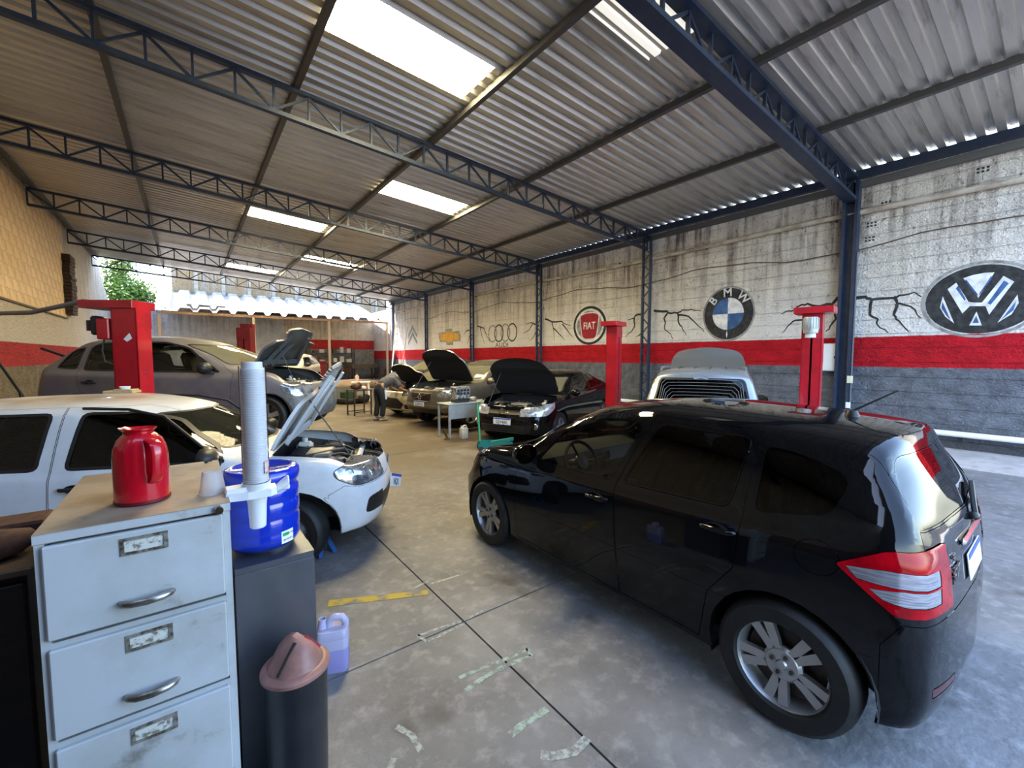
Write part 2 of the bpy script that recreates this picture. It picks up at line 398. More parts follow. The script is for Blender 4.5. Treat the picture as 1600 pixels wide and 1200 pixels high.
# ledge where the blocks start
MB().box((XL + .02, 18.4, 3.2), (.06, 9.2, .05)).build('ledge', M('ledge_dark', (.12, .085, .05), .9), wleft)
bk = tag(MB().box((8.6, 33.9, 2.3), (6.4, .2, 4.6)).build('wall_back', back_paint), kind='structure')
bk2 = tag(MB().box((.9, 33.9, 2.3), (9.0, .2, 4.6)).build('wall_back_left', wall_mat('back_left_paint', (.70, .70, .72), (.68, .67, .68), (.40, .38, .36), 1.2, 2.0, (.12, .10, .09), 1.0, 1, mott=.7)), kind='structure')
bk['label'] = 'stained wall at the back under the tiled lean-to'
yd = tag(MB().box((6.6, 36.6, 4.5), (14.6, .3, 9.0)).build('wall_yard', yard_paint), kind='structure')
yd['label'] = 'tall sunlit boundary wall behind the yard'
for k in range(9):
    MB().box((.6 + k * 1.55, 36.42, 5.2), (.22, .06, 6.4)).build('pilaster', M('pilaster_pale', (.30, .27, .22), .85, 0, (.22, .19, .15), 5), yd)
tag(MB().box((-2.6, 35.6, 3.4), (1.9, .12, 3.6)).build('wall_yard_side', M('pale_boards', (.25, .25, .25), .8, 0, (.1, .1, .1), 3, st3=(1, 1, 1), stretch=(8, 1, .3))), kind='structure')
tag(MB().box((11.95, 33.2, 2.6), (.3, 6.6, 5.2)).build('wall_right_far', wall_paint), kind='structure')

# unseen wall added behind the camera to keep the sky off the cabinet
tag(MB().box((-1.6, -1.0, 2.85), (5.2, .15, 5.7)).build('wall_light_blocker', M('blocker_dark', (.05, .05, .05), .8)), kind='structure')
# ---- roof of trapezoid sheets, one metre wide, with translucent ones between two purlins
zinc = M('corrugated_zinc', (.58, .57, .55), .36, .6, (.44, .43, .41), 1.2, .35, .65, stretch=(.25, 2.5, 1), c3=(.30, .28, .25), s3=5, lo3=.55, hi3=.72, st3=(.2, 2, 1))
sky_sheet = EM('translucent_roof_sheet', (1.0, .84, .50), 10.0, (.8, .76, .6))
white_sheet = EM('glowing_white_sheet', (1, .97, .88), .12, (.8, .79, .74))  # faint glow stands in for daylight coming through the sheet
ceil = empty('ceiling', (0, 0, 0), label='mono-pitch roof of corrugated metal sheets', kind='structure')
def sheet(x0, x1, th=.0):
    b = MB(); prof = []
    for k in range(4):
        y = k * .25
        prof += [(y, 0), (y + .12, 0), (y + .15, .06), (y + .215, .06)]
    prof.append((1.0, 0))
    n = len(prof)
    vs = [(x, y, roofz(x) + z) for x in (x0, x1) for y, z in prof]
    return b.add(vs, [(i, i + 1, n + i + 1, n + i) for i in range(n - 1)])
sh_full = sheet(XL - .3, 11.57).mesh('roof_sheet'); sh_full.materials.append(zinc)
lights = {6: (1.72, 3.96), 11: (4.24, 6.5), 16: (1.72, 3.96), 21: (4.24, 6.5), 26: (1.72, 3.96)}
for k in range(30):
    y = Y0 + k
    if k in lights:
        a, b_ = lights[k]
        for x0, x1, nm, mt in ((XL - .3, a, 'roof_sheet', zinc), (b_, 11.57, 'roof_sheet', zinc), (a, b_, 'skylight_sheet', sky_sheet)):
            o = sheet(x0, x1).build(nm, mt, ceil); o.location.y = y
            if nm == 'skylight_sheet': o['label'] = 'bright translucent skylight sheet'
    else:
        o = ob('roof_sheet', sh_full, None, ceil); o.location.y = y
o = sheet(4.23, 5.55).build('loose_sheet', white_sheet, ceil); o.scale.y = .75; o.location = (0, 3.26, -.03); o['label'] = 'white corrugated sheet overlapping from below'

# ---- purlins along the building, eaves rails
pur = None
for i, x in enumerate((-3.42, -.88, 1.64, 4.16, 6.68, 9.2)):
    m = MB(); zc = roofz(x) - .055
    m.box((x, 14.7, zc), (.09, 30, .10))
    lab = ['roof purlin running along the top of the tan block wall', 'roof purlin nearest the tan block wall', 'roof purlin left of the largest skylight',
           'roof purlin between the largest skylight and the white sheet', 'roof purlin right of the white corrugated sheet', 'roof purlin nearest the painted white wall'][i]
    tag(m.build('purlin', M('purlin_steel', (.075, .08, .09), .5, .3, (.09, .08, .07), 7), None), lab, 'purlin', 'roof purlins')
m = MB(); m.box((11.55, 14.7, 5.625), (.16, 30, .16)); rail = m.build('eaves_beam', steel_blue)
tag(rail, 'dark blue eaves beam on top of the painted wall', 'beam')
MB().box((11.60, 14.7, 5.44), (.10, 30, .14)).build('lower_flange', M('grey_beam', (.09, .09, .09), .6), rail)

# ---- trusses: chords, verticals, diagonals
tr_y = [-2.05, 3.1, 8.25, 13.4, 18.6, 23.8, 29.0]
names = ['roof truss nearest the camera, over the emblem with the stacked letters', 'second roof truss, landing beside the red oval emblem', 'third roof truss, landing beside the four painted rings',
         'fourth roof truss, landing beside the yellow painted cross', 'fifth roof truss, second from the back opening', 'last roof truss against the bright back opening']
def ztop(x): return 5.60 + .0705 * (11.7 - x)
dv = 1.03
mv = MB().box((0, 0, 0), (.035, .05, .46)).mesh('web_post'); mv.materials.append(steel_blue)
for t, y in enumerate(tr_y):
    if t == 0: continue
    root = empty('roof_truss', (0, y, 0), 0, names[t - 1], 'truss', 'roof trusses')
    x0, x1 = XL + .05, 11.52
    wide = .22 if t == 1 else .10
    for nm, dz in (('top_chord', -.03), ('bottom_chord', -.5)):
        m = MB(); m.bar((x0, 0, ztop(x0) + dz), (x1, 0, ztop(x1) + dz), wide, .06 if nm == 'top_chord' else .07); m.build(nm, steel_blue, root)
    n = 28; dx = (x1 - x0) / n
    dm = {}
    for k in range(n + 1):
        x = x0 + k * dx
        o = ob('web_post', mv, None, root); o.location = (x, 0, ztop(x) - .265)
        if k < n:
            up = k % 2
            if up not in dm:
                a = (-dx / 2, 0, (-.2 if up else .2) + .0352 * dx); b_ = (dx / 2, 0, (.2 if up else -.2) - .0352 * dx)
                me = MB().bar(a, b_, .03, .04).mesh('web_diagonal'); me.materials.append(steel_blue); dm[up] = me
            o = ob('web_diagonal', dm[up], None, root); o.location = (x + dx / 2, 0, ztop(x + dx / 2) - .265)
        if t == 1 and k % 1 == 0:
            pass

# ---- columns on the right wall: two chords with lacing
cl = ['solid blue steel column between the two nearest round emblems', 'blue lattice column left of the emblem with the stacked letters', 'blue lattice column left of the red oval emblem',
      'blue lattice column between the rings and the yellow cross', 'blue lattice column right of the painted chevrons', 'last blue lattice column at the back corner']
for t, y in enumerate(tr_y[1:]):
    root = empty('column', (11.52, y, 0), 0, cl[t], 'column', 'columns along the painted wall')
    H = 5.5
    if t == 0:
        MB().box((0, -.11, H / 2), (.2, .06, H)).build('flange', steel_blue, root); MB().box((0, .11, H / 2), (.2, .06, H)).build('flange', steel_blue, root)
        MB().box((.06, 0, H / 2), (.02, .18, H)).build('web', steel_blue, root)
        tag(MB().tube([(-.05, -.16, 4.0), (-.05, -.16, .1)], .018, 8).build('conduit', M('conduit_grey', (.10, .11, .13), .5), root), 'grey conduit pipe')
        MB().box((-.1, -.15, 1.28), (.05, .1, .16), bev=.008).build('switch_box', M('switch_cream', (.6, .6, .45), .5), root)
        MB().box((-.1, -.14, .72), (.05, .08, .13), bev=.008).build('socket_box', white_plastic, root)
    else:
        for s in (-1, 1): MB().box((0, s * .13, H / 2), (.09, .05, H)).build('chord', steel_blue, root)
        n = 20; dz = H / n
        lm = [MB().bar((-.03, -s * .13, -dz / 2), (-.03, s * .13, dz / 2), .02, .035).mesh('lacing') for s in (1, -1)]
        for k in range(n):
            o = ob('lacing', lm[k % 2], steel_blue, root); o.location.z = (k + .5) * dz
    MB().box((0, 0, .01), (.28, .4, .02)).build('base_plate', steel_blue, root)

# ---- pipes and cables on the right wall
pvc = M('old_pvc', (.52, .46, .38), .5, 0, (.33, .26, .2), 3)
p = MB(); p.tube([(11.62, y, 4.83 + .03 * math.sin(y * .5)) for y in range(-2, 30)], .055, 10)
pp = p.build('wall_pipe', pvc, None, 50); tag(pp, 'long beige pipe running along the upper painted wall', 'pipe')
for y in range(0, 29, 3): MB().box((11.66, y + .4, 4.83), (.09, .03, .14)).build('pipe_clip', dark_metal, pp)
p = MB(); p.tube([(11.55, y, .31) for y in (-2.2, 5, 12)], .055, 12)
tag(p.build('floor_pipe', M('white_pvc', (.72, .73, .72), .35), None, 50), 'white pipe along the foot of the grey dado', 'pipe').location = (0, 0, 0)
pb = bpy.data.objects['floor_pipe']
for y in (-1.5, 1.2, 3.9, 6.6): MB().box((11.62, y, .28), (.14, .03, .16)).build('pipe_clip', dark_metal, pb)
cab = MB(); cab.tube([(11.67, y, 4.15 + .1 * math.sin(y * 1.25) + .02 * math.sin(y * 4)) for y in [k * .4 for k in range(-5, 70)]], .012, 5)
tag(cab.build('wall_cable', M('cable_brown', (.09, .065, .05), .7)), 'thin slack cable strung across the white wall', 'cable')

# ---- painted emblems and cracks on the right wall (flat paint, a film on the render)
XW = XR - .002
pk = M('mural_black', (.014, .014, .015), .8, 0, (.04, .04, .04), 9)
pg = M('mural_grey', (.30, .30, .29), .8, 0, (.16, .16, .16), 6)
pwhite = M('mural_white', (.72, .72, .72), .8, 0, (.5, .5, .5), 6)
pblue = M('mural_blue', (.03, .075, .19), .8, 0, (.05, .13, .30), 5)
pred = M('mural_red', (.33, .01, .02), .8, 0, (.22, .01, .02), 6)
pyel = M('mural_yellow', (.62, .36, .04), .8, 0, (.5, .24, .03), 6)
def film(polys, name, mat, parent, lift=0., plane='yz'):
    m = MB()
    for q in polys: m.prism(q, XW - .003 - lift, XW + .001, plane)
    return m.build(name, mat, parent)
def rings(o, i, name, mat, parent, lift=0.):
    return MB().ring(o, i, XW - .003 - lift, XW + .001).build(name, mat, parent)
def em(name, label):
    e = empty(name, (0, 0, 0)); e.parent = wr; e['label'] = label; return e
e = em('painted_emblem', 'large round black and blue emblem with V above W')
cy, cz = 1.135, 2.83
rings(ell(cy, cz, .80, .70), ell(cy, cz, .745, .655), 'halo', pg, e)
film([ell(cy, cz, .735, .625)], 'disc', pk, e, .001)
V1 = [(1.37, 3.25), (1.25, 3.29), (1.1, 3.31), (.98, 3.30), (1.16, 2.86)]
V2 = [[(1.57, 3.07), (1.46, 3.18), (1.28, 2.80), (1.21, 2.78), (1.26, 2.72), (1.35, 2.59)], [(1.21, 2.78), (1.11, 2.77), (.87, 3.22), (.74, 3.10), (1.01, 2.54), (1.06, 2.70)], [(1.26, 2.72), (1.21, 2.78), (1.06, 2.70)]]
V3 = [[(1.63, 2.94), (1.45, 2.41), (1.58, 2.55), (1.66, 2.73)], [(1.17, 2.61), (1.25, 2.36), (1.09, 2.35)], [(.69, 2.87), (.67, 2.72), (.74, 2.53), (.90, 2.39)]]
film([V1] + V2 + V3, 'letter_gaps', pwhite, e, .002)
film([[(1.345, 3.2), (1.33, 3.22), (1.17, 2.93), (1.17, 2.88)], [(1.02, 3.24), (1.0, 3.22), (1.15, 2.9), (1.15, 2.94)], [(.86, 3.14), (.80, 3.08), (1.0, 2.72), (1.04, 2.75)], [(1.46, 3.07), (1.43, 3.12), (1.32, 2.86), (1.33, 2.82)],
      [(1.63, 2.84), (1.5, 2.47), (1.56, 2.56), (1.64, 2.72)], [(.70, 2.76), (.72, 2.6), (.86, 2.44)], [(1.17, 2.54), (1.21, 2.40), (1.13, 2.40)]], 'blue_shading', pblue, e, .003)
e = em('painted_emblem', 'round emblem with blue and white quarters and letters B M W')
cy, cz = 5.77, 2.93
rings(ell(cy, cz, .70, .74), ell(cy, cz, .665, .70), 'outer_ring', pg, e)
film([ell(cy, cz, .66, .69)], 'disc', pk, e, .001)
for k in range(4):
    film([[(cy, cz)] + ell(cy, cz, .42, .43, 10, k * PI / 2, (k + 1) * PI / 2, True)], 'quarter', pblue if k in (0, 2) else pwhite, e, .002)
for s, a in (('B', 48), ('M', 2), ('W', -46)):
    q = rad(a)
    text('letter', s, .32, pwhite, e, (XW - .006, cy + .545 * math.sin(q), cz + .56 * math.cos(q)), (Matrix.Rotation(-PI / 2, 3, 'Z') @ Matrix.Rotation(PI / 2, 3, 'X') @ Matrix.Rotation(q, 3, 'Z')).to_euler(), .001, bold=.004)
film([[(cy + .01, cz - .66), (cy + .03, cz - .56), (cy + .01, cz - .45), (cy - .01, cz - .56)]], 'spark', pwhite, e, .004)
e = em('painted_emblem', 'oval emblem with a red shield lettered FIAT in grey rings')
cy, cz = 10.79, 2.9
rings(ell(cy, cz, .80, .70), ell(cy, cz, .70, .61), 'outer_ring', pk, e)
film([ell(cy, cz, .69, .60)], 'disc', pg, e, .001)
rings(ell(cy, cz, .69, .60), ell(cy, cz, .61, .53), 'pale_ring', pwhite, e, .002)
sh_ = rpoly([(cy + .46, cz + .36), (cy + .2, cz + .44), (cy - .2, cz + .44), (cy - .46, cz + .36), (cy - .34, cz - .40), (cy - .2, cz - .48), (cy + .2, cz - .48), (cy + .34, cz - .40)], .1)
film([[((a - cy) * 1.08 + cy, (b_ - cz) * 1.08 + cz) for a, b_ in sh_]], 'shield_edge', pwhite, e, .003); film([sh_], 'shield', pred, e, .004)
text('letters', 'FIAT', .36, pwhite, e, (XW - .009, cy, cz - .02), (0, 0, 0), .001, sx=.82, bold=.004)
e = em('painted_emblem', 'four thin interlinked rings with letters below')
for k in range(4):
    c = 15.45 + k * .52
    rings(ell(c, 2.86, .37, .42), ell(c, 2.86, .31, .36), 'ring', pg if k % 2 else pk, e, .001 * k)
text('letters', 'AUDI', .3, pk, e, (XW - .005, 16.25, 2.30), (0, 0, 0), .001, sx=1.5)
e = em('painted_emblem', 'yellow cross shaped emblem with a dark edge')
cy, cz = 21.3, 2.86
bow = [(-1.15, -.02), (-1.0, .24), (-.32, .24), (-.28, .38), (.42, .38), (.38, .24), (1.15, .24), (1.0, -.22), (.34, -.22), (.28, -.38), (-.42, -.38), (-.38, -.22), (-1.1, -.22)]
film([[(cy + a * 1.12, cz + b_ * 1.2) for a, b_ in bow]], 'edge', pg, e); film([[(cy + a * .98, cz + b_ * .8) for a, b_ in bow]], 'cross', pyel, e, .002)
e = em('painted_emblem', 'double grey chevron near the back corner')
for dz in (0, .42):
    film([[(25.5, 2.5 + dz), (26.2, 3.1 + dz), (26.9, 2.5 + dz), (26.9, 2.75 + dz), (26.2, 3.4 + dz), (25.5, 2.75 + dz)]], 'chevron', pg, e)
for o in [o for c in wr.children for o in c.children if o.name.startswith('letters')]:
    o.rotation_euler = (PI / 2, 0, -PI / 2)
CR = [[(3.02, 3.07), (2.82, 3.06), (2.71, 2.99), (2.36, 2.99), (2.27, 3.03), (2.05, 3.07), (1.94, 2.97)], [(2.71, 2.99), (2.73, 2.67), (2.59, 2.57), (2.6, 2.46), (2.41, 2.27)], [(2.34, 2.99), (2.3, 2.88), (2.09, 2.79), (1.92, 2.54)], [(2.3, 2.86), (2.34, 2.64), (2.25, 2.51), (2.09, 2.28)]], \
 [[(8.09, 3.21), (7.62, 3.15), (7.55, 3.09), (7.27, 3.07), (7.11, 3.15), (6.83, 3.14), (6.53, 3.08)], [(7.6, 3.09), (7.72, 2.93), (7.67, 2.77), (7.69, 2.61), (7.47, 2.45), (7.4, 2.31)], [(7.25, 3.05), (7.22, 2.78), (7.09, 2.58), (6.97, 2.39)], [(7.23, 3.01), (6.92, 2.95), (6.66, 2.71), (6.42, 2.48)]], \
 [[(3.21, 3.14), (3.32, 3.09), (3.42, 2.96), (3.74, 2.95), (3.9, 3.02), (4.08, 2.98), (4.18, 2.9), (4.35, 2.88), (4.46, 2.83)], [(3.38, 2.9), (3.33, 2.62), (3.44, 2.46), (3.51, 2.34)], [(3.9, 2.75), (3.99, 2.65), (4.2, 2.62), (4.31, 2.5), (4.42, 2.35)]], \
 [[(13.22, 3.3), (12.79, 3.16), (12.29, 3.15), (12.04, 3.03), (11.73, 2.95)], [(12.79, 3.16), (12.7, 2.84), (12.65, 2.43)], [(12.7, 2.9), (12.28, 2.59), (12.04, 2.39)], [(12.2, 3.04), (11.88, 2.74), (11.61, 2.48)]], \
 [[(8.49, 3.14), (8.76, 3.11), (8.85, 3.02), (9.08, 2.99)], [(8.82, 3.02), (8.81, 2.74), (8.98, 2.56), (9.18, 2.42)], [(8.47, 2.54), (8.75, 2.41)]], \
 [[(13.6, 3.04), (14.05, 3.21), (14.44, 3.17)], [(14.0, 3.15), (14.24, 2.91), (14.69, 2.75)], [(13.72, 2.89), (13.95, 2.6), (14.19, 2.45)]], \
 [[(18.37, 3.3), (17.77, 3.16), (17.68, 3.3)], [(18.1, 3.21), (17.97, 2.81), (17.72, 2.38)], [(17.77, 3.16), (17.46, 2.72), (17.21, 2.44)]], \
 [[(18.9, 3.15), (19.42, 3.1), (19.72, 2.92)], [(19.07, 2.93), (19.36, 2.42)]]
for grp in CR:
    m = MB()
    for q, ln in enumerate(grp):
        w0 = .068 if q == 0 else .05
        # refine and jitter so that the strokes look broken
        pts = []
        for a, b_ in zip(ln, ln[1:]):
            for k in range(3):
                t = k / 3; j = .018 if k else 0
                pts.append(Vector((a[0] + (b_[0] - a[0]) * t + random.uniform(-j, j), a[1] + (b_[1] - a[1]) * t + random.uniform(-j, j))))
        pts.append(Vector(ln[-1]))
        L = []; R_ = []
        for i, p_ in enumerate(pts):
            d_ = (pts[min(i + 1, len(pts) - 1)] - pts[max(i - 1, 0)]).normalized(); nn = Vector((-d_.y, d_.x))
            w = w0 * (1 - .85 * i / (len(pts) - 1)) / 2 + .004
            L.append(p_ + nn * w); R_.append(p_ - nn * w)
        n = len(pts); x = XW - .002 - .0003 * q
        m.add([(x, a.x, a.y) for a in L] + [(x, a.x, a.y) for a in R_], [(i, i + 1, n + i + 1, n + i) for i in range(n - 1)])
    m.build('painted_crack', pk, wr)
# broken hollow bricks showing their holes
hm = MB()
for (yy, zz) in ((2.72, 4.55), (2.74, 4.25), (2.5, 4.92), (1.15, 5.15)):
    for a in range(3):
        for b_ in range(2):
            hm.box((XW - .001, yy + a * .062, zz + b_ * .062), (.006, .035, .035))
hm.build('brick_holes', pk, wr)
eb = empty('electrical_box', (11.6, 3.4, 1.45), 0, 'pale grey metal electrical box on the red band beside the blue column', 'electrical box')
MB().box((0, 0, .31), (.18, .36, .62), bev=.01).build('case', M('box_grey', (.62, .66, .68), .5, 0, (.5, .52, .52), 8), eb)
MB().box((-.095, .0, .31), (.012, .33, .58), bev=.004).build('door', M('box_door', (.66, .70, .72), .5), eb)
MB().box((-.105, -.13, .31), (.012, .02, .05)).build('latch', dark_metal, eb)
# cable loop on the left
cb = MB(); cb.tube([(XL + .05, 14.0, 2.9), (XL + .4, 13.0, 2.6), (-2.6, 10.5, 2.45), (-1.6, 8.2, 2.35), (-.95, 7.0, 2.42), (-.72, 6.75, 2.38)], .03, 8)
tag(cb.build('hose', M('grey_hose', (.16, .17, .18), .6), None, 60), 'thick grey hose sagging from the wall to the nearest red lift post', 'hose')
# ================================================================== CARS
def pchip(x, Y, xs):
    x = np.asarray(x, float); Y = np.asarray(Y, float); h = np.diff(x); d = np.diff(Y, axis=0) / h[:, None]
    m = np.zeros_like(Y)
    for i in range(1, len(x) - 1):
        w1 = 2 * h[i] + h[i - 1]; w2 = h[i] + 2 * h[i - 1]
        ok = d[i - 1] * d[i] > 0
        with np.errstate(divide='ignore', invalid='ignore'):
            v = (w1 + w2) / (w1 / d[i - 1] + w2 / d[i])
        m[i] = np.where(ok, v, 0)
    m[0] = d[0]; m[-1] = d[-1]
    k = np.clip(np.searchsorted(x, xs, side='right') - 1, 0, len(x) - 2)
    t = ((xs - x[k]) / h[k])[:, None]; hk = h[k][:, None]
    return (2 * t**3 - 3 * t**2 + 1) * Y[k] + (t**3 - 2 * t**2 + t) * hk * m[k] + (-2 * t**3 + 3 * t**2) * Y[k + 1] + (t**3 - t**2) * hk * m[k + 1]

def car_table(d):
    W, F, R, zb = d['W'], d['F'], d['R'], d['zb']
    zl, xc, zc = d['zl'], d['xc'], d['zc']
    zbf, zbr = d['zbf'], d['zbr']
    xrf, zrf, xm, zm, xrr, zrr = d['xrf'], d['zrf'], d['xm'], d['zm'], d['xrr'], d['zrr']
    xtg, ztg, xa, xb = d['xtg'], d['ztg'], d['xa'], d['xb']
    rw = d.get('rw', .62); zsh = d.get('zsh', .62); th = d.get('th', .93); crown = d.get('crown', .03)
    ft = d.get('ft', .06)
    def hz(x):   # bonnet centre height
        t = (F - .12 - x) / (F - .12 - xc); t = min(max(t, 0), 1)
        return zl + (zc - zl) * (1 - (1 - t) ** 1.7)
    def low(x, yw, y0=None, zx=0., top=None):
        # lower columns 0..4 of a side station
        return [(x, .72 * yw, zb + .03), (x, .955 * yw, zb), (x, .985 * yw, zb + .17), (x, yw, zsh), (x, .985 * yw, (top or zbf) - .09)]
    T = []
    # nose stations
    for f, dx in ((0., 0.), (.5, .05), (.86, .22)):
        y = W * f; hx = F - .12 - dx * .9
        T.append([(F - .22 - dx, y * .9, zb + .04), (F - .07 - dx, y, zb + .02), (F - dx, y, zb + .2), (F - dx, y, min(.52, zl - .15)),
                  (F - ft * .5 - dx, y, zl - .1), (F - ft - dx, y * .96, zl - .015),
                  (F - ft - .03 - dx, y * .82, zl + .0), (F - ft - .05 - dx * .9, y * .45, zl + .015), (F - ft - .06 - dx * .8, 0, zl + .02)])
    x3 = F - .5
    for x, f in ((x3, .965), (xa - .02, 1.)):
        y = W * f; z5 = hz(x) - .05
        l = low(x, y, top=max(z5, zsh + .14))
        T.append(l + [(x, .95 * y, z5), (x - .0, .84 * y, z5 + .035), (x - .02, .45 * y, hz(x - .02) - .008), (x - .03, 0, hz(x - .03))])
    # cowl
    T.append(low(xc - .05, W, top=zbf) + [(xc - .05, th * W, zbf), (xc - .16, .83 * W, zc + .0), (xc + .0, .45 * W, zc + .02), (xc + .06, 0, zc + .025)])
    # windscreen middle
    ap0 = Vector((xc - .16, .83 * W, zc)); ap1 = Vector((xrf - .12, rw * W, zrf - .055))
    am = (ap0 + ap1) / 2 + Vector((0, .015, .02))
    wm7 = (Vector((xc, .45 * W, zc + .02)) + Vector((xrf - .03, .36 * W, zrf - .015))) / 2 + Vector((.02, 0, .025))
    wm8 = (Vector((xc + .06, 0, zc + .025)) + Vector((xrf, 0, zrf))) / 2 + Vector((.025, 0, .03))
    x = (xc + xrf) / 2 - .08; zbm = zbf + (zbr - zbf) * .2
    T.append(low(x, W, top=zbm) + [(x, th * W, zbm), tuple(am), tuple(wm7), tuple(wm8)])
    x = xrf - .15; zbm = zbf + (zbr - zbf) * .35
    T.append(low(x, W, top=zbm) + [(x, th * W, zbm), tuple(ap1), (xrf - .03, .36 * W, zrf - .015), (xrf, 0, zrf)])
    x = xm; zbm = zbf + (zbr - zbf) * .5
    T.append(low(x, W, top=zbm) + [(x, th * W, zbm), (x, (rw + .02) * W, zm - .06), (x, .37 * W, zm - .012), (x, 0, zm)])
    x = (xm + xrr) / 2; zbm = zbf + (zbr - zbf) * .75; zq = (zm + zrr) / 2 + .02
    T.append(low(x, W, top=zbm) + [(x, th * W, zbm), (x, (rw + .01) * W, zq - .06), (x, .36 * W, zq - .012), (x, 0, zq)])
    x = min(R + .5, xrr + .25)
    T.append(low(x, W * .99, top=zbr) + [(x - .05, th * W * .985, zbr), (xrr, (rw - .02) * W, zrr - .06), (xrr - .03, .34 * W, zrr - .012), (xrr - .04, 0, zrr)])
    g6, g7, g8 = Vector((xtg + .03, .80 * W, ztg + .02)), Vector((xtg, .45 * W, ztg)), Vector((xtg - .02, 0, ztg))
    r6, r7, r8 = Vector((xrr, (rw - .02) * W, zrr - .06)), Vector((xrr - .03, .34 * W, zrr - .012)), Vector((xrr - .04, 0, zrr))
    def mix(a, b, t, bul=.0):
        q = a + (b - a) * t; return (q.x - bul, q.y, q.z)
    yw = W * .955; x = R + .22
    T.append([(x, .72 * yw, zb + .05), (x, .955 * yw, zb + .03), (x, .985 * yw, zb + .17), (x, yw, zsh), (x, .975 * yw, zbr - .1),
              (max(x, xtg + .14), th * W * .96, zbr), mix(r6, g6, .35), mix(r7, g7, .3, .01), mix(r8, g8, .3, .012)])
    yw = W * .86; x = R + .08
    T.append([(x + .05, .8 * yw, zb + .06), (x + .03, .96 * yw, zb + .04), (x, yw, zb + .2), (x, yw, zsh), (max(x, xtg + .02), .96 * yw, zbr - .12),
              (xtg + .06, .83 * W, zbr), mix(r6, g6, .72), mix(r7, g7, .65, .01), mix(r8, g8, .65, .012)])
    yw = W * .5; x = R + .02
    T.append([(x + .08, .8 * yw, zb + .06), (x + .04, yw, zb + .04), (x, yw, zb + .2), (x, yw, zsh - .04), (max(x + .02, xtg - .02), yw, zbr - .13),
              (xtg - .005, .5 * W, ztg - .05), (xtg, .45 * W, ztg - .01), mix(r7, g7, .92, .005), mix(r8, g8, .9, .005)])
    x = R
    T.append([(x + .08, 0, zb + .06), (x + .04, 0, zb + .04), (x, 0, zb + .2), (x, 0, zsh - .04), (max(x + .02, xtg - .03), 0, zbr - .13),
              (xtg - .02, 0, ztg - .05), (xtg - .02, 0, ztg - .03), (xtg - .02, 0, ztg - .015), (xtg - .02, 0, ztg)])
    return np.array(T, float)

def in_poly(p, poly):
    x, y = p; c = False; j = len(poly) - 1
    for i in range(len(poly)):
        xi, yi = poly[i]; xj, yj = poly[j]
        if (yi > y) != (yj > y) and x < (xj - xi) * (y - yi) / (yj - yi) + xi: c = not c
        j = i
    return c

